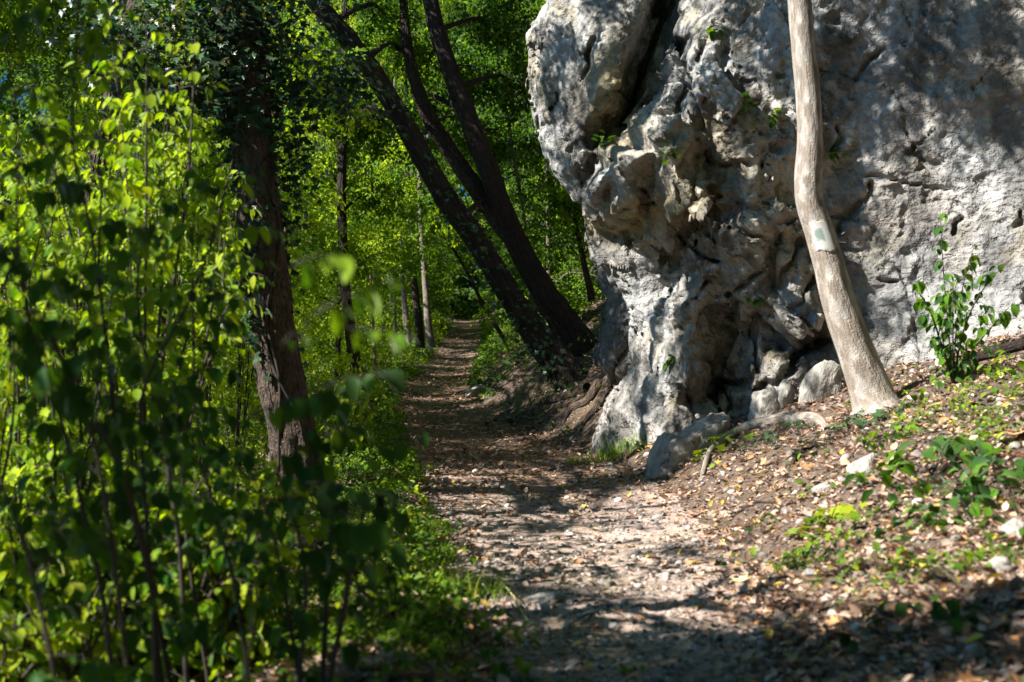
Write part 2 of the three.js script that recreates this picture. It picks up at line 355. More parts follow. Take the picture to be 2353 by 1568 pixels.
function rockMesh({ points, outline, box, cell, blur = 2, recede = 0.32, zr, seed, crackMask, paint, k = 0.35, cracks = [] }) {
  const [x0, y0, z0, x1, y1, z1] = box, nx = Math.ceil((x1 - x0) / cell) + 1, ny = Math.ceil((y1 - y0) / cell) + 1, nz = Math.ceil((z1 - z0) / cell) + 1;
  const D = relief(points, x0, y0, cell, nx, ny, blur), f = new Float32Array(nx * ny * nz), xl = table(outline);
  const joint = new Float32Array(nx * ny);                  // depth of the open joints over the face
  for (const [line, wid, dep] of cracks) for (let q = 0; q + 1 < line.length; q++) {
    const A = line[q], B = line[q + 1], lx = B.x - A.x, ly = B.y - A.y, L2 = lx * lx + ly * ly, m = 0.25;
    for (let j = Math.max(0, Math.floor((Math.min(A.y, B.y) - m - y0) / cell)); j < Math.min(ny, (Math.max(A.y, B.y) + m - y0) / cell); j++) for (let i = Math.max(0, Math.floor((Math.min(A.x, B.x) - m - x0) / cell)); i < Math.min(nx, (Math.max(A.x, B.x) + m - x0) / cell); i++) {
      const x = x0 + i * cell + 0.07 * n3(i * 0.16, j * 0.16, 3) + 0.03 * n3(i * 0.5, j * 0.5, 9), y = y0 + j * cell + 0.05 * n3(i * 0.16, j * 0.16, 13), t = clamp(((x - A.x) * lx + (y - A.y) * ly) / L2, 0, 1), d = Math.hypot(x - A.x - t * lx, y - A.y - t * ly);
      const v = dep * (0.65 + 0.5 * n3(i * 0.1, j * 0.1, 21)) * (1 - smoothstep(d, wid * 0.4, wid * 1.3)); if (v > joint[j * nx + i]) joint[j * nx + i] = v;
    }
  }
  for (let j = 0; j < ny; j++) {
    const y = y0 + j * cell, left = outline ? xl(y)[0] : -1e3;
    for (let i = 0; i < nx; i++) {
      const x = x0 + i * cell, d0 = D[j * nx + i], cm = crackMask(x, y), gx = (D[j * nx + Math.min(nx - 1, i + 1)] - D[j * nx + Math.max(0, i - 1)]) / (2 * cell), gy = (D[Math.min(ny - 1, j + 1) * nx + i] - D[Math.max(0, j - 1) * nx + i]) / (2 * cell), steep = Math.sqrt(1 + gx * gx + gy * gy);
      for (let l = 0; l < nz; l++) {
        const z = z0 + l * cell, a = (z - d0) / steep, b = left + recede * Math.max(0, zr - z) - x, h = Math.max(k - Math.abs(a - b), 0) / k;
        let s = Math.max(a, b) + h * h * k * 0.25;
        if (s > -0.62 && s < 0.62) {
          const wx = x + 0.15 * n3(x * 1.1 + seed, y * 1.1, z * 1.1), wy = y + 0.15 * n3(x * 1.3, y * 1.3 + seed, z * 1.3);
          s += 0.11 * n3(x * 0.75 + seed, y * 0.75, z * 0.75) + 0.03 * n3(x * 1.9, y * 1.9 + seed, z * 1.9);
          s += joint[j * nx + i];
          if (s > -0.5 && s < 0.5) {
            // broken faces: every block between joints has its own tilt and set-back; blocks lean with the joints
            const u = wx * 0.86 + wy * 0.42, v = wy * 0.78 - wx * 0.42;
            s += 0.42 * (0.08 + cm) * facet(u * 1.5, v * 1.05, z * 1.3, seed) + 0.2 * (0.13 + cm) * facet(u * 3.3, v * 2.5, z * 3, seed + 7) + 0.075 * (0.22 + cm) * facet(wx * 8, wy * 7, z * 8, seed + 13);
            const c2 = Math.abs(n3(u * 1.15 + seed, v * 0.5, z * 0.6 + 9)), c4 = Math.abs(n3(wx * 0.7 + 20, wy * 1.5 + seed, z * 0.6));
            s += 0.2 * (0.1 + cm) * (1 - smoothstep(c2, 0.0, 0.034)) + 0.09 * (0.25 + 0.6 * cm) * (1 - smoothstep(c4, 0, 0.022));
            s += 0.13 * (0.1 + 0.8 * cm) * smoothstep(n3(wx * 2.6 + 30, wy * 3.4 + seed, z * 2.4), 0.36, 0.58);
            s += 0.045 * (0.45 + 0.8 * cm) * fbm(x * 4.2, y * 4.2 + seed, z * 4.2, 4, 0.65);
            s += 0.04 * (0.45 + 0.6 * cm) * smoothstep(n3(wx * 8 + 3, wy * 10, z * 8 + seed), 0.28, 0.5);
          }
        }
        f[(l * ny + j) * nx + i] = s;
      }
    }
  }
  // surface nets
  const id = new Int32Array(nx * ny * nz).fill(-1), pos = [], idx = [], col = [], o = [0, 0, 0];
  const S = [0, 1, nx, nx + 1, nx * ny, nx * ny + 1, nx * ny + nx, nx * ny + nx + 1], E = [[0, 1], [2, 3], [4, 5], [6, 7], [0, 2], [1, 3], [4, 6], [5, 7], [0, 4], [1, 5], [2, 6], [3, 7]];
  for (let l = 0; l < nz - 1; l++) for (let j = 0; j < ny - 1; j++) for (let i = 0; i < nx - 1; i++) {
    const c = (l * ny + j) * nx + i;
    let m = 0; for (let q = 0; q < 8; q++) if (f[c + S[q]] < 0) m |= 1 << q;
    if (m === 0 || m === 255) continue;
    let sx = 0, sy = 0, sz = 0, n = 0;
    for (const [a, b] of E) { if (((m >> a) & 1) === ((m >> b) & 1)) continue; const t = f[c + S[a]] / (f[c + S[a]] - f[c + S[b]]); sx += lerp(a & 1, b & 1, t); sy += lerp((a >> 1) & 1, (b >> 1) & 1, t); sz += lerp(a >> 2, b >> 2, t); n++; }
    id[c] = pos.length / 3;
    const x = x0 + (i + sx / n) * cell, y = y0 + (j + sy / n) * cell, z = z0 + (l + sz / n) * cell;
    pos.push(x, y, z);
    paint(x, y, z, o); col.push(o[0], o[1], o[2]);
  }
  const quad = (a, b, c, d, flip) => { if (a < 0 || b < 0 || c < 0 || d < 0) return; if (flip) idx.push(a, c, b, b, c, d); else idx.push(a, b, c, b, d, c); };
  for (let l = 1; l < nz - 1; l++) for (let j = 1; j < ny - 1; j++) for (let i = 1; i < nx - 1; i++) {
    const c = (l * ny + j) * nx + i, s = f[c] < 0;
    if (s !== f[c + 1] < 0) quad(id[c - nx - nx * ny], id[c - nx * ny], id[c - nx], id[c], !s);
    if (s !== f[c + nx] < 0) quad(id[c - 1 - nx * ny], id[c - nx * ny], id[c - 1], id[c], s);
    if (s !== f[c + nx * ny] < 0) quad(id[c - 1 - nx], id[c - nx], id[c - 1], id[c], !s);
  }
  // texture laid on each face along the axis it turns to; shared corners are doubled where the axis changes
  const g = geom(pos, idx, { col }), N = g.attributes.normal.array, P2 = [], N2 = [], C2 = [], U2 = [], I2 = [], seen = new Map();
  for (let t = 0; t < idx.length; t += 3) {
    let ax = 0, ay = 0, az = 0;
    for (let q = 0; q < 3; q++) { const a = idx[t + q] * 3; ax += N[a]; ay += N[a + 1]; az += N[a + 2]; }
    ax = Math.abs(ax); ay = Math.abs(ay); az = Math.abs(az) * 1.1;
    const side = az >= ax && az >= ay ? 0 : ax >= ay ? 1 : 2;
    for (let q = 0; q < 3; q++) {
      const v = idx[t + q], key = v * 3 + side; let k = seen.get(key);
      if (k === undefined) {
        k = P2.length / 3; seen.set(key, k); const b = v * 3, x = pos[b], y = pos[b + 1], z = pos[b + 2];
        P2.push(x, y, z); N2.push(N[b], N[b + 1], N[b + 2]); C2.push(col[b], col[b + 1], col[b + 2]);
        U2.push((side === 1 ? z : x) / 1.3, (side === 2 ? z : y) / 1.3);
      }
      I2.push(k);
    }
  }
  const out = geom(P2, I2, { uv: U2, col: C2, nrm: false });
  out.setAttribute('normal', new THREE.Float32BufferAttribute(N2, 3));
  return out;
}
function facet(x, y, z, seed) {
  const X = Math.floor(x), Y = Math.floor(y), Z = Math.floor(z);
  let bd = 1e9, out = 0;
  for (let k = -1; k <= 1; k++) for (let j = -1; j <= 1; j++) for (let i = -1; i <= 1; i++) {
    const h = PERM[(PERM[(PERM[(X + i + seed) & 255] + Y + j) & 255] + Z + k) & 255], h2 = PERM[(h + 91) & 255], h3 = PERM[(h2 + 53) & 255];
    const dx = x - (X + i + h / 255), dy = y - (Y + j + h2 / 255), dz = z - (Z + k + h3 / 255), d = dx * dx + dy * dy + dz * dz;
    if (d < bd) { bd = d; const q = PERM[(h3 + 17) & 255], q2 = PERM[(q + 29) & 255]; out = (q / 255 - 0.5) * 0.7 + dx * (q2 / 255 - 0.5) * 1.3 + dy * (PERM[(q2 + 7) & 255] / 255 - 0.5) * 1.3; }
  }
  return out;
}
const inQuad = (x, y, cx, cy, rx, ry) => Math.exp(-(((x - cx) / rx) ** 2) - ((y - cy) / ry) ** 2);
function rockPaint(ochre) {
  return (x, y, z, o) => {
    const a = fbm(x * 0.8, y * 0.8, z * 0.8 + 3, 4), b = fbm(x * 3.1 + 5, y * 3.1, z * 3.1, 4), c = fbm(x * 11, y * 11 + 2, z * 11, 3), st = fbm(x * 2.2 + 7, y * 0.5, z * 2.2, 3);
    let k = 0.24 * (1 + 0.4 * a + 0.36 * b + 0.34 * c);
    k *= 1 - 0.5 * smoothstep(st, 0.02, 0.42);                                        // dark water streaks
    k = lerp(k, 0.44, 0.4 * smoothstep(fbm(x * 4.5, y * 4.5 + 11, z * 4.5, 3), 0.2, 0.5));   // pale lichen
    const wm = smoothstep(fbm(x * 1.2 + 33, y * 1.2, z * 1.2, 3), -0.25, 0.35);
    let r = k * lerp(1.0, 1.04, wm), g = k * lerp(0.985, 0.965, wm), bl = k * lerp(0.95, 0.87, wm);
    const y1 = clamp(ochre(x, y) + 0.35 * smoothstep(fbm(x * 1.7 + 20, y * 1.7, z * 1.7, 3), 0.2, 0.6), 0, 1);
    r = lerp(r, k * 1.05 + 0.03, y1); g = lerp(g, k * 0.86 + 0.02, y1); bl = lerp(bl, k * 0.5, y1);
    o[0] = r; o[1] = g; o[2] = bl;
  };
}
const cliffPts = [
  // px, py, depth: left of the outline
  [1000, -400, 18.4], [1000, 400, 18.4], [1100, 1250, 18.6], [1000, 1700, 18.6], [1240, -400, 17.6],
  // upper left block
  [1250, -20, 17.4], [1230, 180, 17.4], [1250, 330, 17.5], [1330, 40, 16.9], [1310, 200, 16.9], [1300, 290, 17.1], [1420, 0, 16.5], [1395, 110, 16.5], [1330, 305, 17.0], [1440, -200, 16.5], [1530, -250, 16.3],
  // the recess: right of the block
  [1500, -80, 16.4], [1478, 40, 16.4], [1428, 100, 16.45], [1410, 190, 16.5], [1374, 240, 16.6], [1335, 305, 16.75],
  [1575, -75, 16.4, 1.0], [1548, 0, 16.4, 1.15], [1520, 60, 16.4, 1.25], [1500, 130, 16.4, 1.3], [1482, 190, 16.4, 1.3], [1458, 245, 16.4, 1.2], [1412, 296, 16.5, 1.0], [1375, 308, 16.6, 0.75],
  [1600, -70, 16.25, 0.3], [1572, 4, 16.25, 0.3], [1544, 66, 16.25, 0.3], [1524, 138, 16.2, 0.3], [1506, 198, 16.2, 0.3], [1480, 258, 16.2, 0.25], [1430, 316, 16.2, 0.2],
  // ledge and notch below
  [1320, 330, 17.1], [1378, 332, 17.0], [1300, 400, 17.2], [1345, 350, 16.7], [1372, 345, 16.6], [1340, 440, 17.0], [1360, 400, 16.9, 0.6], [1362, 365, 16.8, 0.5], [1355, 430, 16.9, 0.6],
  // ridge
  [1640, -150, 15.9], [1640, 20, 15.9], [1560, 130, 16.0], [1545, 220, 15.9], [1495, 300, 15.85], [1400, 335, 16.1], [1380, 400, 15.75], [1370, 428, 15.65], [1430, 380, 15.5], [1520, 330, 15.45], [1600, 240, 15.6], 
  // lower lip of the overhang and its underside
  [1470, 452, 15.25], [1552, 480, 15.15], [1562, 505, 15.25], [1640, 440, 15.45], [1388, 446, 16.9], [1470, 475, 16.6], [1340, 510, 17.6], [1440, 535, 17.5], [1540, 555, 17.2], [1590, 550, 16.2],
  // neck and pillar
  [1345, 580, 17.8], [1390, 640, 17.8], [1450, 700, 17.6], [1430, 580, 17.5], [1510, 640, 17.2], [1560, 610, 16.9], [1470, 780, 17.4], [1540, 760, 16.9], [1460, 850, 17.4], [1420, 900, 17.6], [1370, 980, 17.7], [1345, 1060, 17.7], [1440, 930, 17.3], [1450, 1010, 17.3], [1500, 880, 16.8], [1510, 1010, 16.6], [1560, 930, 16.5], [1560, 1040, 16.4], [1480, 1200, 17.0], [1330, 1200, 17.7],
  // fissured centre
  [1650, 560, 15.6], [1620, 640, 15.9], [1610, 720, 16.3], [1660, 740, 16.8], [1720, 760, 16.7], [1640, 900, 16.8], [1720, 880, 16.6], [1590, 860, 16.2], [1650, 970, 16.4], [1760, 700, 15.9], [1780, 850, 15.7], [1740, 950, 15.9], [1700, 1000, 16.0], [1720, 480, 15.3], [1750, 300, 15.4], [1800, 120, 15.5], [1760, -200, 15.6], [1850, 600, 15.5], [1840, 740, 15.6], [1690, 1200, 15.9], [1850, 1100, 15.9], [1580, 720, 16.2],
  [1820, 800, 16.0], [1860, 790, 16.3], [1900, 830, 15.9],
  // wall to the right
  [1900, 450, 15.7], [1950, 250, 15.6], [1950, 50, 15.5], [1950, -250, 15.5], [1950, 650, 15.8], [1960, 850, 15.7], [2000, 1050, 15.8], [2150, 100, 15.2], [2150, 400, 15.35], [2150, 650, 15.4], [2170, 830, 15.25], [2353, 0, 14.9], [2353, 300, 15.0], [2353, 600, 15.0], [2353, 800, 14.8], [2353, 1100, 15.0], [2353, -300, 14.9],
  [2700, -400, 14.4], [2700, 200, 14.4], [2700, 700, 14.4], [2700, 1200, 14.5], [2700, 1700, 14.5], [2000, 1700, 16], [1500, 1700, 16.8], [1750, -500, 15.6], [1300, -700, 17.4], [2000, -700, 15.5], [2700, -700, 14.4],
].map(([px, py, d, back = 0]) => { const p = at(px, py, d); p.z -= back; return p; });
const outlineOf = (rows, d) => rows.map(([px, py]) => { const p = at(px, py, d); return [p.y, p.x]; }).sort((a, b) => a[0] - b[0]);
const ochreCliff = (x, y) => { const O = (px, py, rx, ry) => { const p = at(px, py, 16.3); return inQuad(x, y, p.x, p.y, rx, ry); }; return clamp(0.95 * O(1420, 210, 0.3, 0.6) + 0.9 * O(1470, 500, 0.5, 0.22) + 0.55 * O(1580, 400, 0.5, 0.6) + 0.5 * O(1660, 830, 0.4, 0.7) + 0.3 * O(1780, 500, 0.7, 0.9), 0, 1); };
const cliffCracks = [
  [0.05, 0.3, [1584, 60], [1581, 133], [1589, 174], [1568, 215], [1568, 290]], [0.03, 0.2, [1627, 87], [1609, 133], [1591, 159]], [0.035, 0.16, [2039, 110], [2013, 133], [1978, 171]], [0.03, 0.16, [1942, 276], [1932, 317], [1906, 353]], [0.04, 0.18, [2019, 414], [1998, 466], [1952, 517]],
  [0.035, 0.25, [1625, 435], [1691, 476], [1763, 512], [1783, 563]], [0.035, 0.25, [1676, 532], [1732, 553], [1783, 563]], [0.035, 0.25, [1834, 558], [1804, 614], [1783, 660]], [0.04, 0.25, [1763, 568], [1742, 629], [1691, 675]], [0.035, 0.2, [1865, 640], [1809, 716]], [0.06, 0.3, [1905, 785], [1830, 840], [1760, 905]], [0.03, 0.2, [1690, 880], [1702, 960]], [0.03, 0.2, [1640, 640], [1600, 700]],
  [0.025, 0.12, [2218, 501], [2198, 537]], [0.025, 0.1, [2096, 532], [2080, 543]], [0.03, 0.12, [2330, 491], [2320, 517]], [0.04, 0.16, [2351, 660], [2335, 695]], [0.02, 0.08, [2010, 395], [2060, 405], [2140, 430], [2230, 440]], [0.02, 0.1, [2150, 300], [2110, 330]], [0.02, 0.1, [2240, 180], [2225, 215]], [0.02, 0.1, [2040, 640], [2080, 650]], [0.025, 0.12, [2100, 760], [2080, 790]],
  [0.04, 0.2, [1365, 100], [1345, 160], [1340, 190]], [0.025, 0.14, [1290, 205], [1275, 240]], [0.03, 0.2, [1450, 320], [1490, 350], [1530, 340]], [0.03, 0.18, [1600, 330], [1640, 370], [1700, 400]],
].map(([w, dep, ...pts]) => [pts.map(([px, py]) => at(px, py, px > 1940 ? 15.3 : px < 1400 ? 17 : 15.7)), w, dep]);
const cliff = thing('limestone_outcrop', V(0, 0, 0), 'large pale grey limestone outcrop overhanging the right side of the path', 'rock');
mesh('rock_face', rockMesh({
  points: cliffPts, zr: -17.6, seed: 3, cell: 0.029, cracks: cliffCracks, box: [-0.2, -0.5, -21, 7.2, 7.3, -13.4],
  outline: outlineOf([[1240, -500], [1237, 0], [1210, 80], [1204, 180], [1207, 250], [1228, 312], [1268, 380], [1318, 462], [1332, 505], [1336, 560], [1352, 605], [1385, 650], [1436, 690], [1452, 740], [1447, 800], [1432, 845], [1390, 890], [1358, 950], [1335, 1010], [1318, 1060], [1300, 1200]], 17.6),
  crackMask: (x, y) => { const p = at(1730, 560, 15.5), q = at(1600, 300, 15.7); return 0.13 + 0.8 * Math.min(1, inQuad(x, y, p.x, p.y, 0.9, 2.2) + 0.8 * inQuad(x, y, q.x, q.y, 0.6, 1)) - 0.15 * smoothstep(x, 4.2, 5.2); },
  paint: rockPaint(ochreCliff),
}), M.rock, cliff);
const back = thing('grey_boulder', V(0, 0, 0), 'dark grey rounded boulder behind the narrow foot of the limestone outcrop', 'rock');
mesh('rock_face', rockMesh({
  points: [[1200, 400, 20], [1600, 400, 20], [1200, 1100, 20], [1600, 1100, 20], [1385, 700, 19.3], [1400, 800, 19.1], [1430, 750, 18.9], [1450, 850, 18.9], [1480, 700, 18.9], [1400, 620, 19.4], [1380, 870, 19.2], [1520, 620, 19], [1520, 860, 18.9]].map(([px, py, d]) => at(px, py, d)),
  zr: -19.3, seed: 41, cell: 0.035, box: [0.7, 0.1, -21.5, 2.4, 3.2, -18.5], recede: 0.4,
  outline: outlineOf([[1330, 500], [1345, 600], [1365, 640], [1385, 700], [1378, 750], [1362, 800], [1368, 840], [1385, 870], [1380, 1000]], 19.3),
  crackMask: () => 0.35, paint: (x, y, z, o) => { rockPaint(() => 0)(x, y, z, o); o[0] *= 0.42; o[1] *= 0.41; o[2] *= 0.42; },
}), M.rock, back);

// ------------------------------------------------------------------ wood: tapered tubes with ridged bark
function limb(pts, radii, { radial = 12, seg = 0.15, rough = 0.04, freq = 3, seed = 1, origin = V(0, 0, 0), flare = 0 } = {}) {
  const curve = new THREE.CatmullRomCurve3(pts, false, 'centripetal'), L = curve.getLength(), n = Math.max(2, Math.ceil(L / seg)), pos = [], uv = [], idx = [];
  let nrm = null, prev = null;
  for (let i = 0; i <= n; i++) {
    const t = i / n, p = curve.getPoint(t), tan = curve.getTangent(t);
    if (!nrm) nrm = V(0, 0, 1).cross(tan).normalize(); else nrm.sub(tan.clone().multiplyScalar(nrm.dot(tan))).normalize();
    const bin = tan.clone().cross(nrm), k = t * (radii.length - 1), k0 = Math.min(Math.floor(k), radii.length - 2), r0 = lerp(radii[k0], radii[k0 + 1], k - k0);
    for (let j = 0; j <= radial; j++) {
      const a = (j % radial) / radial * Math.PI * 2, c = Math.cos(a), s = Math.sin(a);
      let r = r0 * (1 + rough * 2.2 * n3(c * freq + seed, s * freq, t * L * 2.2) + rough * 1.5 * n3(c * freq * 3.3, s * freq * 3.3 + seed, t * L * 3) + rough * 2 * n3(c * 0.8, s * 0.8 + seed, t * L * 0.9));
      if (flare) r *= 1 + flare * Math.exp(-t * L / 0.28) * (0.75 + 0.6 * Math.cos(a * 3 + seed));
      pos.push(p.x + (nrm.x * c + bin.x * s) * r - origin.x, p.y + (nrm.y * c + bin.y * s) * r - origin.y, p.z + (nrm.z * c + bin.z * s) * r - origin.z);
      uv.push(j / radial * Math.max(1, Math.round(2 * Math.PI * radii[0] / 0.7)), t * L / 0.9);
    }
  }
  const w = radial + 1;
  for (let i = 0; i < n; i++) for (let j = 0; j < radial; j++) { const a = i * w + j; idx.push(a, a + 1, a + w, a + 1, a + w + 1, a + w); }
  return geom(pos, idx, { uv });
}
const poly = (rows) => rows.map((r) => at(...r));

// sprays through a list of clumps [centre, radius xyz, count]
function clumpSprays(r, clumps, { size = 0.5, mix = 0.4, up = 0, fill = 0.55 } = {}) {
  const out = [];
  for (const [c, rad, n, m = mix] of clumps) for (let i = 0; i < n; i++) {
    const a = r() * Math.PI * 2, u = r.in(-1, 1), q = Math.pow(r(), fill), s = Math.sqrt(1 - u * u), p = V(c.x + Math.cos(a) * s * q * rad.x, c.y + u * q * rad.y, c.z + Math.sin(a) * s * q * rad.z);
    if (p.y < groundY(p.x, p.z, false) + 0.08) continue;
    out.push({ m: pose(p, r() * 6.283, r.in(-0.35, 0.75) + up, r.n() * 0.7, size * r.in(0.65, 1.25)), c: tone(r, m) });
  }
  return out;
}
const rejectFrom = (list, test) => list.filter((e) => !test(e.m.elements[12], e.m.elements[13], e.m.elements[14]));
// no leaves inside the rock or over the trodden path (a clear tunnel) or in the open room before the camera
const sight = (x, y, z) => [1176.5 + x / -z * F, 784 - (y - 1.6) / -z * F];
function blocked(x, y, z) {
  const d = -z, [c, hw, py] = pathAt(d);
  if (d > 0 && d < 62 && Math.abs(x - c) < hw * 0.9 && y - py < 2.1) return true;
  if (d > 13.5 && d < 21 && x > 0 && y < 7.5) return true;
  return false;
}

function tree({ name = 'slender_tree', label, category = 'tree', group, trunk, radii, mat = M.bark, radial = 10, rough = 0.05, seed = 1, clumps = [], size = 0.5, mix = 0.4, branches = 6, flare = 0.2, leafGeo = 0, more = [], seg = 0.2, limbName = 'limb' }) {
  const r = rng(seed * 7919), base = trunk[0].clone(), g = thing(name, base, label, category, group);
  mesh('trunk', limb(trunk, radii, { radial, rough, seed, origin: base, flare, seg }), mat, g);
  for (const [pts, rr] of more) mesh('limb', limb(pts, rr, { radial: Math.max(6, radial - 4), rough, seed: seed + 3, origin: base, seg }), mat, g);
  const curve = new THREE.CatmullRomCurve3(trunk, false, 'centripetal');
  const tw = [];
  clumps.forEach(([c, rad], i) => {                       // a branch from the trunk towards every clump
    if (i >= branches) return;
    let best = 0, bd = 1e9;
    for (let t = 0.15; t <= 1; t += 0.05) { const p = curve.getPoint(t), dd = p.distanceTo(c) + Math.max(0, p.y - c.y + 0.3) * 1.5; if (dd < bd) { bd = dd; best = t; } }
    const p = curve.getPoint(best), R = Math.max(0.012, 0.4 * radii[Math.min(radii.length - 1, Math.round(best * (radii.length - 1)))]), mid = p.clone().lerp(c, 0.5).add(V(r.n() * 0.25, 0.12 * p.distanceTo(c), r.n() * 0.25));
    tw.push(limb([p, mid, c], [R, R * 0.6, R * 0.2], { radial: 5, rough: 0.03, seed: i + seed, origin: base, seg: 0.35 }));
    for (let k = 0; k < 5; k++) { const q = mid.clone().lerp(c, r.in(0, 1)), e = V(c.x + r.n() * rad.x * 0.8, c.y + r.n() * rad.y * 0.8, c.z + r.n() * rad.z * 0.8); tw.push(limb([q, q.clone().lerp(e, 0.5).add(V(r.n() * 0.1, 0.1, r.n() * 0.1)), e], [R * 0.35, R * 0.25, R * 0.1], { radial: 4, rough: 0, seed: k, origin: base, seg: 0.5 })); }
  });
  if (tw.length) tag(mesh('branches', mergeGeometries(tw), mat, g), null, null, null, 'stuff');
  const list = rejectFrom(clumpSprays(r, clumps, { size, mix }), blocked);
  if (list.length) copies('crown', leafGeo === 'far' ? FAR_SPRAYS[0] : SPRAYS[leafGeo], M.leaf, list, g, base);
  return g;
}

// ------------------------------------------------------------------ the trees that stand out
// ivy-clad trunk, left of the path
{
  const trunk = poly([[712, 1260, 14], [692, 1085, 14], [655, 920, 14], [622, 720, 14], [600, 520, 14], [578, 330, 14], [562, 160, 14], [548, 0, 14.05], [530, -250, 14.2], [500, -600, 14.4], [480, -1000, 14.6]]);
  const g = tree({
    name: 'ivy_clad_tree', label: 'stout tree trunk clad in dark ivy beside the left edge of the path', trunk, radii: [0.3, 0.24, 0.225, 0.215, 0.215, 0.205, 0.2, 0.19, 0.17, 0.13, 0.08], radial: 40, rough: 0.05, seg: 0.06, seed: 11, flare: 0, branches: 9,
    more: [[poly([[575, 330, 14], [500, 250, 14], [400, 205, 13.9], [300, 180, 13.7], [180, 170, 13.5]]), [0.09, 0.07, 0.06, 0.05, 0.03]]],
    clumps: [[at(330, -850, 14.5), V(1.6, 0.9, 1.6), 150], [at(640, -1150, 14.8), V(1.6, 0.9, 1.6), 170], [at(250, -350, 13), V(1.3, 0.8, 1.3), 120]], mix: 0.45,
  });
  const r = rng(5), list = [], fl = [], base = trunk[0], curve = new THREE.CatmullRomCurve3(trunk, false, 'centripetal');
  const put = (p, out, s = 1) => list.push({ m: pose(p, Math.atan2(out.x, out.z) + r.n() * 0.7, r.in(0.3, 1.3), r.n() * 0.5, 0.075 * s * r.in(0.6, 1.3)), c: rgb(0.022 * r.in(0.7, 1.5), 0.055 * r.in(0.7, 1.5), 0.02 * r.in(0.7, 1.3)) });
  for (let i = 0; i < 2600; i++) {                       // on the bark: thick above, in runners below
    const t = Math.pow(r(), 0.8) * 0.55 + 0.16, p = curve.getPoint(t), a = r() * 6.283, hgt = p.y, thick = smoothstep(hgt, 2.9, 4.2), runner = Math.abs(Math.sin(a * 1.5 + 3 * n3(0, hgt * 0.7, 2)));
    if (r() > thick && runner > 0.22 + 0.25 * thick) continue;
    if (hgt < 1.2 && r() < 0.7) continue;
    const out = V(Math.cos(a), 0, Math.sin(a)), q = 0.2 + Math.pow(r(), 1.6) * (0.07 + 0.28 * thick);
    put(p.add(out.clone().multiplyScalar(q)), out);
  }
  const puffs = [[470, 90, 13.9, 0.55, 0.5, 520], [380, 140, 13.8, 0.55, 0.42, 480], [280, 90, 13.7, 0.5, 0.4, 380], [440, 240, 13.9, 0.45, 0.25, 260], [330, 20, 13.6, 0.5, 0.4, 340], [500, -60, 14, 0.5, 0.5, 320], [660, 60, 14.2, 0.45, 0.6, 420], [700, 200, 14.3, 0.4, 0.35, 330], [770, 215, 14.4, 0.35, 0.16, 180], [680, 360, 14.2, 0.25, 0.42, 220], [660, 520, 14.2, 0.16, 0.45, 110], [820, 170, 14.4, 0.2, 0.12, 90], [560, 560, 13.85, 0.12, 0.5, 110], [600, 480, 13.75, 0.1, 0.2, 40], [560, 690, 13.8, 0.14, 0.3, 60]];
  for (const [px, py, d, rx, ry, n] of puffs) for (let i = 0; i < n; i++) { const c = at(px, py, d), o = V(r.n(), r.n(), r.n()); put(V(c.x + o.x * rx, c.y + o.y * ry, c.z + o.z * rx), V(o.x, 0, o.z + 0.6)); }
  copies('ivy', IVY_LEAVES[0], M.ivy, list, g, base);
  const ball = (() => { const gs = []; for (let i = 0; i < 14; i++) { const k = new THREE.IcosahedronGeometry(0.2, 0), y = 1 - 2 * (i + 0.5) / 14, q = Math.sqrt(1 - y * y), a = i * 2.4; k.translate(q * Math.cos(a), y, q * Math.sin(a)); gs.push(k); } return mergeVertices(mergeGeometries(gs)); })();
  for (const [px, py, d, rx, ry, n] of puffs.slice(0, 6)) for (let i = 0; i < 9; i++) { const c = at(px + r.n() * 90, py + r.n() * 70, d - 0.35 - r() * 0.2); for (let k = 0; k < 4; k++) fl.push({ m: new THREE.Matrix4().compose(c.clone().add(V(r.n() * 0.04, r.n() * 0.03, r.n() * 0.04)), new THREE.Quaternion(), V(0.014, 0.014, 0.014)), c: rgb(0.4, 0.38, 0.06) }); }
  copies('ivy_blossom', ball, std({ color: rgb(1, 1, 1) }), fl, g, base);
  // ivy stems on the bark
  const vines = [];
  for (const [off, t0, t1] of [[0.25, 0.1, 0.6], [-0.2, 0.12, 0.5], [0.55, 0.15, 0.45]]) { const pts = []; for (let k = 0; k <= 8; k++) { const t = lerp(t0, t1, k / 8), p = curve.getPoint(t), a = Math.PI / 2 + off * 2 + 0.6 * Math.sin(k * 1.1 + off * 9); pts.push(p.add(V(Math.cos(a) * 0.235, 0, Math.sin(a) * 0.235))); } vines.push(limb(pts, [0.018, 0.014, 0.008], { radial: 6, seg: 0.1, origin: base, rough: 0.05 })); }
  mesh('ivy_stems', mergeGeometries(vines), M.stem, g);
}
// the two leaning trunks behind the rock
const leanClumps = (rows) => rows.map(([px, py, d, rx, ry, n, m]) => [at(px, py, d), V(rx, ry, rx), n, m]);
function ivyOn(g, trunk, seed, t0, t1, rad, n) {
  const r = rng(seed), curve = new THREE.CatmullRomCurve3(trunk, false, 'centripetal'), list = [];
  for (let i = 0; i < n; i++) { const p = curve.getPoint(r.in(t0, t1)), a = r.in(0, 6.283), o = V(Math.cos(a), 0.2 * r.n(), Math.sin(a)); list.push({ m: pose(p.add(o.clone().multiplyScalar(rad * r.in(0.85, 1.35))), Math.atan2(o.x, o.z) + r.n() * 0.6, r.in(0.4, 1.3), r.n() * 0.5, 0.08 * r.in(0.6, 1.2)), c: rgb(0.03 * r.in(0.7, 1.5), 0.075 * r.in(0.7, 1.5), 0.022) }); }
  copies('ivy', IVY_LEAVES[0], M.ivy, list, g, trunk[0]);
}
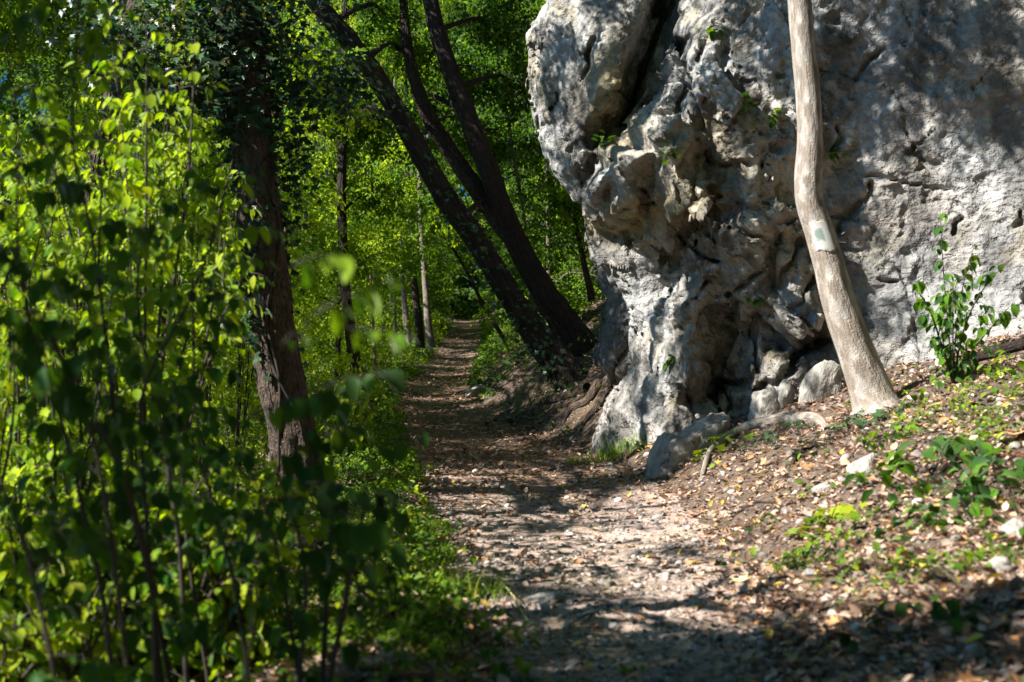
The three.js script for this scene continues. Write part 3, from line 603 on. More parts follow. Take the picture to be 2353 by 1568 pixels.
{
  const A = poly([[1345, 925, 21.6], [1318, 880, 21.7], [1255, 800, 21.9], [1185, 700, 22], [1105, 570, 22.1], [1015, 440, 22.2], [925, 280, 22.3], [840, 140, 22.4], [765, 50, 22.5], [690, -40, 22.6], [560, -250, 22.8]]);
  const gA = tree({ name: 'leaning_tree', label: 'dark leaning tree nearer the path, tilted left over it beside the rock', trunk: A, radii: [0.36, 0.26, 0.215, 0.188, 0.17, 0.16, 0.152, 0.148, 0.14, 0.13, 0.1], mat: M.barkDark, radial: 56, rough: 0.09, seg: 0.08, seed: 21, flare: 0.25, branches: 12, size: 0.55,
    clumps: leanClumps([[650, -220, 22.6, 1.2, 0.7, 120, 0.4], [880, 20, 24, 0.8, 0.6, 110, 0.35], [940, 130, 24.2, 0.7, 0.5, 90, 0.45], [1010, 300, 24.4, 0.6, 0.4, 60, 0.45], [1090, 500, 24.2, 0.5, 0.35, 46, 0.5], [820, 300, 24.5, 0.8, 0.5, 90, 0.4], [720, 150, 24, 0.6, 0.5, 90, 0.4]]) });
  ivyOn(gA, A, 31, 0.02, 0.62, 0.27, 700);
  const B = poly([[1420, 905, 22.6], [1375, 855, 22.7], [1318, 770, 22.8], [1243, 660, 22.9], [1178, 540, 23], [1132, 420, 23], [1090, 310, 23], [1050, 200, 23.1], [1005, 70, 23.2], [980, -40, 23.3], [940, -260, 23.5]]);
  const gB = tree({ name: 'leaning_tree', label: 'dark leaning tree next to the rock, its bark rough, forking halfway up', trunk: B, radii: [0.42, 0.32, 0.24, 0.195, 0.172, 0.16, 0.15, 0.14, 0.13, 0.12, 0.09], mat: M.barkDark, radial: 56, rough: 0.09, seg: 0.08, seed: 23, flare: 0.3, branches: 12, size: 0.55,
    more: [[poly([[1180, 545, 23], [1120, 470, 23.2], [1050, 370, 23.3], [990, 280, 23.4], [955, 190, 23.5], [930, 60, 23.6], [925, -120, 23.7]]), [0.16, 0.14, 0.13, 0.12, 0.1, 0.08, 0.05]]],
    clumps: leanClumps([[1000, -180, 23.6, 1.2, 0.6, 150, 0.3], [1120, 60, 24.6, 0.8, 0.5, 120, 0.25], [1060, 180, 25, 0.5, 0.5, 80, 0.35], [1170, 200, 24.6, 0.6, 0.5, 90, 0.15], [1110, 330, 25, 0.5, 0.4, 60, 0.35], [960, 250, 25.2, 0.5, 0.5, 60, 0.4]]) });
  for (const rows of [[[1400, 880], [1385, 920], [1365, 955], [1345, 975], [1330, 1000]], [[1375, 890], [1350, 930], [1310, 950], [1290, 985]], [[1350, 900], [1310, 915], [1270, 930], [1235, 925]]]) { const P = rows.map(([px, py], q) => { const h = hit(px, py); h.y += q === rows.length - 1 ? -0.03 : 0.04; return h; }); mesh('root', limb(P, [0.09, 0.07, 0.05, 0.02], { radial: 10, seg: 0.06, rough: 0.06, seed: rows[0][0], origin: B[0] }), M.bark, gB); }
}
// pale smooth trunk before the wall on the right, with a painted trail mark
{
  const T = poly([[2030, 985, 13.4], [2008, 915, 13.5], [1972, 820, 13.5], [1934, 715, 13.5], [1905, 610, 13.5], [1884, 535, 13.5], [1862, 470, 13.5], [1858, 410, 13.5], [1862, 320, 13.5], [1857, 210, 13.5], [1846, 100, 13.5], [1838, 0, 13.5], [1830, -140, 13.5], [1815, -420, 13.5], [1790, -800, 13.4]]);
  const radii = [0.25, 0.205, 0.175, 0.16, 0.147, 0.14, 0.132, 0.13, 0.123, 0.118, 0.114, 0.112, 0.106, 0.095, 0.07];
  const g = tree({ name: 'pale_barked_tree', label: 'smooth pale bent tree trunk standing before the limestone wall', trunk: T, radii, mat: M.pale, radial: 40, rough: 0.02, seg: 0.05, seed: 31, flare: 0.3, branches: 5,
    clumps: [[at(1700, -900, 13), V(1.4, 0.7, 1.4), 0], [at(1900, -1000, 13.6), V(1.2, 0.7, 1.2), 0]] });
  const curve = new THREE.CatmullRomCurve3(T, false, 'centripetal'), base = T[0];
  const rAt = (t) => { const k = t * (radii.length - 1), i = Math.min(Math.floor(k), radii.length - 2); return lerp(radii[i], radii[i + 1], k - i); };
  const tOf = (py) => { let best = 0, bd = 1e9; for (let t = 0; t < 1; t += 0.001) { const p = curve.getPoint(t), s = sight(p.x, p.y, p.z)[1]; if (Math.abs(s - py) < bd) { bd = Math.abs(s - py); best = t; } } return best; };
  {
    const t0 = tOf(592), t1 = tOf(500), pos = [], idx = [], col = [], N = 44, W = 36, sm = smoothstep;
    for (let i = 0; i <= N; i++) for (let j = 0; j <= W; j++) {
      const a = lerp(-1.0, 0.75, j / W), p = curve.getPoint(lerp(t0, t1, i / N)), u = i / N, e = 0.05 * fbm(j * 0.14, i * 0.2, 3, 3) + 0.02 * n3(j * 0.5, i * 0.6, 8);
      const w = sm(u + e, 0.08, 0.2) * sm(1 - u + e, 0.08, 0.2) * sm(j / W + e, 0.06, 0.2) * sm(1 - j / W + e, 0.06, 0.22) * (0.75 + 0.25 * sm(n3(j * 0.3, i * 0.25, 6), -0.4, 0.1)), g = sm(u + e, 0.34, 0.4) * sm(0.68 - u + e, 0, 0.06) * sm(j / W + e, 0.22, 0.28) * sm(0.6 - j / W + e, 0, 0.06) * 0.9, k = 0.9 + 0.3 * n3(j * 0.4, i * 0.4, 2), q = rAt(lerp(t0, t1, i / N)) * 1.01 - 0.014 + 0.019 * sm(w, 0, 0.35);
      pos.push(p.x + Math.sin(a) * q - base.x, p.y - base.y, p.z + Math.cos(a) * q - base.z);
      const c = [lerp(lerp(0.3 * k, 0.48, w * 0.85), 0.14, g), lerp(lerp(0.26 * k, 0.47, w * 0.85), 0.2, g), lerp(lerp(0.21 * k, 0.45, w * 0.85), 0.16, g)]; col.push(...c);
    }
    for (let i = 0; i < N; i++) for (let j = 0; j < W; j++) { const a = i * (W + 1) + j; idx.push(a, a + 1, a + W + 1, a + 1, a + W + 2, a + W + 1); }
    tag(mesh('painted_trail_mark', geom(pos, idx, { col }), std({ color: rgb(1, 1, 1), vertexColors: true, roughness: 0.85 }), g), 'worn white trail mark with a green square');
  }
}
// slim trunks in the wood
tree({ name: 'slim_tree', label: 'slim upright dark trunk between the stout ivy trunk and the leaning trees', trunk: poly([[832, 905, 24], [815, 830, 24], [797, 700, 24], [787, 560, 24], [785, 440, 24], [788, 250, 24], [792, 60, 24], [800, -200, 24], [800, -500, 24]]), radii: [0.13, 0.105, 0.09, 0.085, 0.08, 0.075, 0.07, 0.055, 0.03], mat: M.barkDark, radial: 14, seed: 41, branches: 8, clumps: leanClumps([[800, -300, 24, 1.5, 1, 200, 0.5], [760, 120, 24.2, 0.8, 0.6, 100, 0.4], [830, 300, 24.6, 0.7, 0.5, 90, 0.5], [740, 380, 24.6, 0.7, 0.5, 90, 0.55], [850, 450, 24.4, 0.6, 0.4, 70, 0.55], [800, 600, 24.8, 0.5, 0.4, 60, 0.6]]) });
tree({ name: 'slim_tree', label: 'slim dark trunk on the bank between the leaning trees and the rock', trunk: poly([[1268, 720, 29], [1262, 640, 29], [1256, 520, 29], [1250, 430, 29], [1216, 330, 29], [1190, 200, 29], [1170, 0, 29], [1150, -250, 29]]), radii: [0.11, 0.1, 0.09, 0.085, 0.07, 0.06, 0.05, 0.03], mat: M.barkDark, radial: 12, seed: 43, branches: 8, clumps: leanClumps([[1170, 100, 29, 1, 0.8, 150, 0.15], [1220, 330, 29.3, 0.8, 0.6, 120, 0.15], [1290, 480, 29.5, 0.8, 0.6, 120, 0.15], [1230, 560, 29, 0.6, 0.5, 80, 0.2], [1160, 300, 28.6, 0.7, 0.4, 90, 0.2]]) });
const pathTrunks = [
  ['trunk with sunlit grey bark close to the far left edge of the path', [[992, 800, 37], [985, 750, 37], [980, 690, 37], [976, 640, 37], [970, 560, 37], [960, 300, 37], [950, 0, 37]], 0.11, M.stemPale, 51],
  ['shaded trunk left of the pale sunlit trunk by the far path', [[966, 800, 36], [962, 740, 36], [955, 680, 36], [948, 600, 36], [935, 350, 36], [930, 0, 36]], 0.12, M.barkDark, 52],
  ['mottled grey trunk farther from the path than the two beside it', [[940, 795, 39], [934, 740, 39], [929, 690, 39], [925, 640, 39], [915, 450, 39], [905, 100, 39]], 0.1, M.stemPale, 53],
  ['thin pale sapling between the slim dark trunk and the mottled trunks', [[862, 850, 28], [858, 760, 28], [853, 680, 28], [850, 560, 28], [845, 380, 28]], 0.035, M.stemPale, 54],
  ['thin bent trunk leaning over the green bank right of the far path', [[1170, 800, 31], [1140, 750, 31], [1105, 690, 31], [1070, 620, 31], [1020, 540, 31], [960, 460, 31]], 0.055, M.barkDark, 55],
  ['reddish slim trunk close behind the overhanging rock', [[1362, 690, 25.5], [1350, 640, 25.5], [1338, 585, 25.5], [1325, 520, 25.5], [1310, 400, 25.5]], 0.07, M.bark, 56],
];
for (const [label, rows, rad, mat, seed] of pathTrunks) {
  const P = poly(rows), n = P.length - 1, last = P[n], d = -last.z;
  tree({ name: 'slim_tree', label, trunk: P, radii: P.map((_, i) => rad * (1 - 0.6 * i / n)), mat, radial: 10, seed, branches: 6, mix: 0.5, clumps: [[last.clone(), V(1.2, 0.8, 1.2), 90, 0.5], [P[n - 1].clone().add(V(-0.3, 0.4, 0.4)), V(0.9, 0.6, 0.9), 70, 0.5], [P[n - 1].clone().add(V(0.5, -0.2, -0.4)), V(0.8, 0.5, 0.8), 60, 0.45]] });
}

// ------------------------------------------------------------------ the wood behind: trees with leafy crowns from the ground up
{
  const r = rng(901);
  const wood = (n, x0, x1, d0, d1, mixOf, name, label, group, size, hgt) => {
    for (let i = 0; i < n; i++) {
      let d, x, k = 0;
      do { d = lerp(d0, d1, (i + r()) / n); x = r.in(x0, x1) * (d / d1) ** 0.35; k++; var [c, hw] = pathAt(d); } while (((d < 63 && Math.abs(x - c) < hw + 0.9) || (d < 25 && sight(x, 0, -d)[0] > 640 && sight(x, 0, -d)[0] < 1400) || (d < 15.5 && x > -3)) && k < 60);
      const y = groundY(x, -d), H = r.in(hgt[0], hgt[1]), b = V(x, y - 0.1, -d), lean = V(r.n() * 0.6, 0, r.n() * 0.4), tr = [b, b.clone().add(V(lean.x * 0.2, H * 0.3, lean.z * 0.2)), b.clone().add(V(lean.x * 0.6, H * 0.65, lean.z * 0.5)), b.clone().add(V(lean.x, H, lean.z))];
      const R = r.in(0.04, 0.085), cl = [], m = mixOf(x, d, r);
      const kN = Math.round(H * 1.5);
      for (let q = 0; q < kN; q++) { const t = (q + 0.3 + r()) / (kN + 0.5), w = lerp(1.1, 0.6, t); cl.push([b.clone().add(V(lean.x * t + r.n() * 0.9, 0.35 + t * H, lean.z * t + r.n() * 0.9)), V(w, 0.55, w), Math.round(r.in(34, 58)), clamp(m + r.n() * 0.15, 0, 1)]); }
      tree({ name, label, group, trunk: tr, radii: [R, R * 0.8, R * 0.5, R * 0.2], mat: r() < 0.3 ? M.stemPale : M.barkDark, radial: 7, seg: 0.5, seed: 1000 + i + Math.round(x0 * 10), clumps: cl, size, branches: 12, leafGeo: i % 3 });
    }
  };
  wood(16, -7, -1.6, 17, 30, (x, d, r) => 0.75, 'leafy_tree', 'leafy young tree in the sunlit yellow-green thicket left of the path', 'young trees of the thicket left of the path', 0.5, [4, 7.5]);
  wood(20, -11, -2.4, 30, 58, (x, d, r) => 0.7, 'leafy_tree', 'tall leafy tree of the green wood left of the far path', 'trees of the wood left of the far path', 0.62, [7, 12]);
  wood(15, -0.2, 6, 25, 44, (x, d, r) => 0.35, 'leafy_tree', 'deep green leafy tree on the bank behind the leaning trunks', 'trees on the bank behind the leaning trunks', 0.55, [5, 9]);
  wood(26, -4, 7, 42, 63, (x, d, r) => 0.38, 'leafy_tree', 'dark green leafy tree closing the view at the end of the path', 'trees at the end of the path', 0.7, [7, 12]);
  wood(12, -6.5, 2.5, 63.5, 70, () => 0.3, 'leafy_tree', 'dark bushy tree in the deep shade where the path ends', 'bushy trees where the path ends', 0.8, [3, 6]);
  // the wood goes on behind the camera and up the hill above the rock
  const behind = [];
  for (let i = 0; i < 5200; i++) { const x = r.in(-18, 16), z = r.in(2.5, 20), y = groundY(x, z, false) + Math.pow(r(), 1.1) * 15; if (Math.abs(x) < 2.2 && y < 2.6) continue; behind.push({ m: pose(V(x, y, z), r() * 6.283, r.in(-0.3, 0.9), r.n() * 0.6, r.in(0.9, 1.6)), c: tone(r, 0.25) }); }
  tag(copies('woodland', FAR_SPRAYS[0], M.leaf, behind), 'leafy woodland around the path behind the viewer', 'woodland');
  const hill = [];
  for (let i = 0; i < 4200; i++) { const x = r.in(0.5, 15), z = r.in(-27, 2), y = r.in(9.6, 13.5) + 0.25 * x; hill.push({ m: pose(V(x, y, z), r() * 6.283, r.in(-0.3, 0.7), r.n() * 0.6, r.in(0.8, 1.4)), c: tone(r, 0.3) }); }
  tag(copies('woodland', FAR_SPRAYS[0], M.leaf, hill), 'leafy canopy of the hillside wood high above the rock', 'woodland');
  // the far wood reads as one mass
  const far = [];
  for (let i = 0; i < 14000; i++) { const d = r.in(64, 90), x = r.in(-0.62, 0.5) * d, y = groundY(x, -d, false) + Math.pow(r(), 1.2) * 22; far.push({ m: pose(V(x, y, -d), r() * 6.283, r.in(-0.3, 0.9), r.n() * 0.6, r.in(1.1, 2.2)), c: tone(r, 0.3) }); }
  tag(copies('woodland', FAR_SPRAYS[0], M.leaf, far), 'distant green woodland behind all the trees', 'woodland');
}

// where shade falls, as sight lines to the shaded spot, its depth (null: the ground), height of the leaves above it, radius, sprays
const SHADE_LEFT = [
  // near path and near bank
  [1250, 1480, null, 4.2, 0.8, 60], [1480, 1500, null, 4.3, 0.8, 60], [1730, 1490, null, 4.4, 0.75, 55], [2000, 1510, null, 4.8, 0.8, 55], [2250, 1500, null, 5.0, 0.8, 60], [1900, 1580, null, 5.2, 0.9, 60], [1350, 1370, null, 4.2, 0.45, 18], [1150, 1350, null, 4.1, 0.5, 20], [2340, 1400, null, 5.2, 0.4, 16],
  // streaks over the middle of the path
  [1150, 1135, null, 5.4, 0.4, 18], [1400, 1125, null, 5.2, 0.35, 14], [1250, 1215, null, 5, 0.3, 9], [1550, 1265, null, 5, 0.3, 9],
  [1000, 1000, null, 5.8, 1.1, 110], [1200, 985, null, 6, 1, 110], [1100, 950, null, 5.8, 0.9, 70], [1020, 930, null, 5.6, 0.8, 60], [1320, 1010, null, 6.4, 0.7, 46], [1120, 1040, null, 5.6, 0.6, 36], [850, 1030, null, 5.6, 1, 70],
  // the far path
  [1060, 800, null, 6.5, 0.8, 50], [1075, 765, null, 7, 1.2, 130], [1080, 750, null, 8, 1.3, 140], [1030, 825, null, 6, 0.7, 40], [1180, 900, 23, 6.5, 0.8, 60], [1010, 880, null, 5.6, 0.6, 26], [1200, 800, 24, 7, 1, 60], [1280, 800, 22.5, 7, 1, 60], [1230, 640, 22.5, 7.5, 0.9, 44],
  // the foreground shrubs
  [200, 1150, 5.8, 4.6, 0.9, 80], [450, 1250, 5.8, 4.4, 0.9, 80], [100, 750, 5.5, 5, 0.8, 60], [280, 500, 6, 5.4, 0.8, 60], [780, 1150, 5.6, 4.4, 0.9, 80], [430, 900, 6.2, 4.8, 0.8, 64], [300, 1450, 5.6, 4.2, 0.8, 60], [620, 1000, 5.8, 4.6, 0.7, 50], [30, 1100, 5.5, 4.8, 0.8, 60], [180, 250, 6, 5.8, 0.6, 30], [590, 1300, 3.7, 3.4, 0.4, 30], [650, 1000, 3.7, 3.8, 0.4, 24],
];
// a closed stretch of canopy over the dip in the path, broken canopy beyond, closed again towards its end
{
  const put = (x, d, H, rx, n) => { const p = onGround(x, -d), q = sight(p.x, p.y, p.z); SHADE_LEFT.push([q[0], q[1], d, p.y + H, rx, n]); };
  for (let d = 17.2; d < 24.5; d += 1.25) for (let x = -2.2; x < 1.4; x += 1.3) put(x + 0.3 * Math.sin(d * 7), d, 5.8 + 0.4 * Math.sin(d * 3 + x), 0.85, 58);
  for (let d = 28; d < 40; d += 4.6) put(-1.4 + 0.8 * Math.sin(d * 5), d, 5.6, 0.7, 36);
  for (let d = 43; d < 64; d += 2) for (const x of [-2.6, -1.2]) put(x, d, 6, 1.0, 40);
  for (const [px, py, d] of [[1240, 780, 22], [1180, 690, 22], [1095, 560, 22], [1010, 430, 22.2], [920, 270, 22.3], [840, 140, 22.4], [1310, 760, 23], [1240, 655, 23], [1175, 530, 23], [1130, 410, 23], [1085, 300, 23], [1040, 170, 23]]) SHADE_LEFT.push([px, py, d, 5.2 + (784 - py) / F * d, 0.65, 40]);
}
const SHADE_TOP = [
  [1400, 690, 19.3, 7.6, 0.55, 70], [1410, 790, 19.2, 7.6, 0.5, 60],
  // upper wall
  [1730, 40, 15.6, 8.6, 0.7, 50], [1900, 120, 15.5, 8.8, 0.7, 60], [2080, 60, 15.3, 8.8, 0.75, 62], [2250, 50, 15, 8.7, 0.75, 62], [2340, 260, 15, 8.5, 0.4, 24], [2220, 260, 15.2, 8.4, 0.3, 10], [1950, 300, 15.6, 8.4, 0.4, 16],
  [1790, 330, 15.5, 8, 0.5, 34], [1800, 540, 15.5, 7.8, 0.55, 40], [1720, 700, 16, 7.6, 0.6, 50], [1690, 880, 16.5, 7.6, 0.6, 50], [1850, 760, 15.7, 7.6, 0.4, 20],
  [1400, 800, 17.4, 8, 0.4, 18], [1480, 900, 17, 7.8, 0.4, 18], [1370, 1000, 17.7, 7.8, 0.4, 16], [1500, 700, 16.9, 8, 0.3, 9],
  [1330, 160, 17.2, 8.6, 0.45, 26], [1290, 250, 17.3, 8.4, 0.35, 14], [1400, 40, 16.7, 8.6, 0.3, 10],  [1310, 400, 17.2, 8.2, 0.3, 9], 
];

// ------------------------------------------------------------------ ground lookups
function hit(px, py, d0 = 3) {                             // where a sight line meets the ground
  let d = d0; const step = 0.05;
  for (; d < 80; d += step) { const p = at(px, py, d); if (p.y < groundY(p.x, p.z)) break; }
  const p = at(px, py, d); p.y = groundY(p.x, p.z); return p;
}
const faceOf = (m) => { const a = m.geometry.attributes.position.array; return (px, py, tol = 7) => { let best = 1e9; for (let i = 0; i < a.length; i += 3) { const z = -a[i + 2]; if (z > best) continue; const sx = 1176.5 + a[i] / z * F; if (Math.abs(sx - px) > tol) continue; if (Math.abs(784 - (a[i + 1] - 1.6) / z * F - py) > tol) continue; best = z; } return best < 1e9 ? at(px, py, best) : null; }; };
const onRock = faceOf(cliff.children[0]);

// ------------------------------------------------------------------ trees left of the frame that throw the dappled shade
{
  const s = sunDir, shade = (px, py, d, H) => { const p = typeof d === 'number' ? at(px, py, d) : hit(px, py); return p.addScaledVector(s, (H - p.y) / s.y); };
  const T = [
    ['tall ash tree standing on the left slope nearest the camera', V(-4.4, 0, -6.6)], ['tall ash tree on the left slope behind the nearest one', V(-5.6, 0, -11)], ['tall ash tree farther down the left slope', V(-6, 0, -2.6)], ['tall ash tree in the thicket left of the far path', V(-6.4, 0, -24)], ['tall ash tree left of the path end', V(-7, 0, -36)],
  ].map(([label, p]) => ({ label, p: onGround(p.x, p.z, -0.1), cl: [] }));
  const R = (c, rx, n) => { let b = T[0]; for (const t of T) if (Math.hypot(t.p.x - c.x, t.p.z - c.z) < Math.hypot(b.p.x - c.x, b.p.z - c.z)) b = t; b.cl.push([c, V(rx, rx * 0.45, rx), n]); };
  const G = null;
  for (const [px, py, d, H, rx, n] of SHADE_LEFT) R(shade(px, py, d ?? G, H), rx, Math.round(n * (d && d < 6.5 ? 1.25 : 1.6)));
  T.forEach((t, i) => tree({ name: 'ash_tree', label: t.label, trunk: [t.p, t.p.clone().add(V(0.1, 2.5, 0)), t.p.clone().add(V(0.3, 5, -0.2)), t.p.clone().add(V(0.4, 7, 0.1))], radii: [0.2, 0.17, 0.12, 0.04], mat: M.bark, radial: 14, seed: 61 + i, clumps: t.cl, branches: 30, size: 0.5 }));
  // upper crowns of the pale tree and of the ivy-clad tree, out over the path
  const crown = (name, label, trunk, list, seed) => tree({ name, label, trunk, radii: trunk.map((_, i) => 0.12 * (1 - 0.7 * i / trunk.length)), mat: M.bark, radial: 10, seed, clumps: list.map(([px, py, d, H, rx, n]) => [shade(px, py, d, H), V(rx, rx * 0.45, rx), Math.round(n * 1.35)]), branches: 30, size: 0.5 });
  const b = onGround(-4.6, -14.7, -0.1);
  crown('field_maple', 'slender field maple standing in the thicket behind the ivy-clad trunk', [b, b.clone().add(V(0.1, 3, -0.1)), b.clone().add(V(0.7, 6, -0.2)), b.clone().add(V(1.6, 9.4, -0.3))], SHADE_TOP, 71);
}

// ------------------------------------------------------------------ foreground shrubs: dark stems with drooping leaves
function shrub({ name = 'dogwood_shrub', label, group, base, stems, seed, leaf = 0.066, twigEvery = 0.075, twigLen = [0.08, 0.22], perTwig = 5, tones = [0, 1, 2, 3, 4, 5], extra = [], stuffFrom = 300, mat = M.stem, r0 = 0.011, geos = NEAR_LEAVES, bareBelow = 0.15, mix = 0.4 }) {
  const r = rng(seed), g = thing(name, base, label, 'shrub', group), leaves = [], twigs = [];
  const addTwig = (p, q, n, s = 1) => {
    const mid = p.clone().lerp(q, 0.5).add(V(0, 0.015, 0));
    twigs.push(limb([p, mid, q], [0.003, 0.0022, 0.0012], { radial: 4, seg: 0.08, rough: 0, origin: base }));
    const dir = q.clone().sub(p), head = Math.atan2(dir.x, dir.z);
    for (let i = 0; i < n; i++) {
      const t = n === 1 ? 1 : 0.25 + 0.75 * i / (n - 1), side = i % 2 ? 1 : -1, c = p.clone().lerp(q, t);
      leaves.push({ m: pose(c.add(V(r.n() * 0.01, r.n() * 0.008, r.n() * 0.01)), head + (i === n - 1 ? 0 : side * r.in(0.5, 1.2)), r.in(0.25, 1.25), r.n() * 0.5, leaf * s * r.in(0.42, 1.25), r.in(0.85, 1.15)), t: r.pick(tones) });
    }
  };
  for (const st of stems) {
    const curve = new THREE.CatmullRomCurve3(st, false, 'centripetal'), L = curve.getLength(), k = r.in(0.8, 1.25);
    mesh('stem', limb(st, [r0 * k, r0 * k * 0.75, r0 * k * 0.3], { radial: 7, seg: 0.06, rough: 0.05, seed: seed + L, origin: base }), mat, g);
    for (let a = L * bareBelow; a < L; a += twigEvery * r.in(0.6, 1.4)) {
      const p = curve.getPoint(a / L), h = r() * 6.283, l = r.in(twigLen[0], twigLen[1]) * (1 - 0.4 * a / L);
      addTwig(p, p.clone().add(V(Math.cos(h) * l, r.in(-0.25, 0.6) * l, Math.sin(h) * l)), Math.max(2, Math.round(perTwig * r.in(0.6, 1.3))));
    }
  }
  for (const [p, q, n, s] of extra) addTwig(p, q, n, s);
  if (twigs.length) tag(mesh('twigs', mergeGeometries(twigs), mat, g), null, null, null, 'stuff');
  const cam = V(0, 1.6, 0), pp = V(0, 0, 0), inView = (e) => { pp.setFromMatrixPosition(e.m); const q = sight(pp.x, pp.y, pp.z); return q[0] > -60 && q[0] < 2420 && q[1] > -60 && q[1] < 1630; };
  leaves.sort((a, b) => (inView(b) - inView(a)) || pp.setFromMatrixPosition(a.m).distanceTo(cam) - pp.setFromMatrixPosition(b.m).distanceTo(cam));
  const mm = new THREE.Matrix4().makeTranslation(-base.x, -base.y, -base.z);
  leaves.slice(0, stuffFrom).forEach((e) => { const o = mesh('leaf', r.pick(geos), leafMats[e.t], g); o.applyMatrix4(mm.clone().multiply(e.m)); });
  const rest = leaves.slice(stuffFrom);
  if (rest.length) copies('foliage', geos[0], M.leaf, rest.map((e) => ({ m: e.m, c: tone(r, mix) })), g, base);
  return g;
}
const S = (rows, d0, d1) => rows.map(([x, y], i) => at(x, y, 1.75 * lerp(d0, d1 ?? d0, i / (rows.length - 1))));
{
  const FG = { twigEvery: 0.095, perTwig: 7, twigLen: [0.14, 0.55], tones: [0, 2, 5, 0, 2, 1], r0: 0.013 };
  const fg = (label, stems, seed, o = {}) => { const b = stems[0][0].clone(); b.y = groundY(b.x, b.z) - 0.03; stems.forEach((s) => s.unshift(V(lerp(b.x, s[0].x, 0.3), b.y, lerp(b.z, s[0].z, 0.3)))); return shrub({ label, base: b, stems, seed, ...o }); };
  fg('tall dark-stemmed shrub whose main stem rises through the left of the view', [S([[400, 1640], [335, 1300], [275, 1060], [245, 800], [210, 540], [168, 340], [172, 150], [184, -40]], 3.3, 3.5), S([[362, 1620], [350, 1360], [312, 1184], [280, 1094], [230, 984], [165, 869], [60, 700]], 3.2, 2.9), S([[375, 1620], [330, 1100], [330, 900], [430, 700], [500, 520], [520, 430]], 3.4, 3.7)], 201, { leaf: 0.092, ...FG });
  fg('dark-stemmed shrub leaning out of the left edge of the view', [S([[300, 1640], [215, 1010], [150, 840], [92, 730], [25, 600], [-60, 520]], 2.9, 2.8), S([[150, 1640], [70, 1300], [20, 1150], [-40, 1000]], 2.8), S([[240, 1400], [200, 1210], [135, 950], [70, 760], [40, 560], [40, 300], [10, 80]], 3.1, 3.0)], 202, { leaf: 0.088, ...FG });
  fg('dark-stemmed shrub between the tall shrub and the ivy-clad trunk', [S([[430, 1640], [410, 1234], [386, 1084], [368, 909], [326, 784], [320, 600], [380, 420]], 3.9, 4.0), S([[480, 1640], [440, 1330], [420, 1100], [445, 850], [440, 640]], 4.0), S([[560, 1640], [536, 1334], [500, 1204], [460, 1034], [445, 900]], 3.8)], 203, { leaf: 0.086, ...FG });
  fg('low dark shrub spreading in front of the foot of the ivy-clad trunk', [S([[740, 1620], [752, 1330], [765, 1090], [740, 930]], 3.3), S([[700, 1620], [660, 1400], [620, 1200], [560, 1040]], 3.4), S([[745, 1640], [800, 1350], [830, 1200], [850, 1140]], 3.2), S([[690, 1640], [700, 1300], [650, 1120], [600, 1000]], 3.2)], 204, {
    leaf: 0.09, ...FG, bareBelow: 0.3,
    extra: [[at(500, 1000, 5.60), at(800, 860, 5.08), 15, 1], [at(560, 960, 5.42), at(885, 850, 4.90), 17, 1.05], [at(700, 1110, 5.25), at(880, 1130, 5.08), 9, 1.2], [at(700, 1190, 5.25), at(878, 1210, 5.08), 10, 1.2], [at(640, 1250, 5.42), at(860, 1290, 5.25), 11, 1.1]],
  });
  fg('spindly shrub with a few bright blurred leaves before the slim dark trunk', [S([[560, 1640], [600, 1250], [660, 900], [720, 720], [840, 650]], 2.14, 2.1)], 205, {
    bareBelow: 0.97, r0: 0.002, leaf: 0.066, tones: [1, 3, 3],
    extra: [[at(672, 610, 3.68), at(780, 590, 3.68), 4, 1], [at(730, 720, 3.68), at(860, 670, 3.68), 5, 1], [at(770, 760, 3.68), at(935, 770, 3.68), 6, 1], [at(650, 790, 3.68), at(690, 770, 3.68), 2, 0.8], [at(740, 990, 3.75), at(840, 985, 3.75), 3, 1]],
  });
  // the thicket behind them, in the sun
  const r = rng(333);
  const look = ['with thin upright stems', 'with arching stems', 'with yellowing leaves', 'with dense pale leaves', 'with sparse stems'];
  const spots = [[-40, 8.2], [150, 8.6], [330, 8.9], [60, 9.6], [240, 9.9], [350, 9.6], [-60, 10.6], [150, 11], [330, 11.3], [370, 11.6], [50, 12.2], [220, 12.4], [340, 12.6], [-60, 13.2], [120, 13.6], [310, 13.9], [790, 16.5], [800, 19], [480, 14.2], [240, 15.5], [60, 15.6], [440, 16.5], [540, 17], [350, 17.5], [40, 7.4], [180, 7.1], [300, 7.7], [420, 7.5], [110, 8.1], [520, 8.2], [-30, 7], [230, 8.4], [590, 9.2], [560, 7.6]];
  spots.forEach(([px, d], i) => {
    const x = (px - 1176.5) / F * d, b = onGround(x, -d, -0.05), H = i === 16 || i === 17 ? 1.3 : i > 23 ? r.in(0.7, 1.25) : r.in(2, 3.1) + d * 0.09, stems = [];
  const n = Math.round(r.in(5, 8)) + (i > 23 ? 4 : 0);
    for (let k = 0; k < n; k++) { const a = r() * 6.283, q = r.in(0.03, i > 23 ? 0.45 : 0.17) * H, h = H * r.in(0.7, 1.05); stems.push([b.clone().add(V(r.n() * 0.06, 0, r.n() * 0.06)), b.clone().add(V(Math.cos(a) * q * 0.35, h * 0.4, Math.sin(a) * q * 0.35)), b.clone().add(V(Math.cos(a) * q * 0.8 + r.n() * 0.1, h * 0.75, Math.sin(a) * q * 0.8)), b.clone().add(V(Math.cos(a) * q * 1.3, h, Math.sin(a) * q * 1.3))]); }
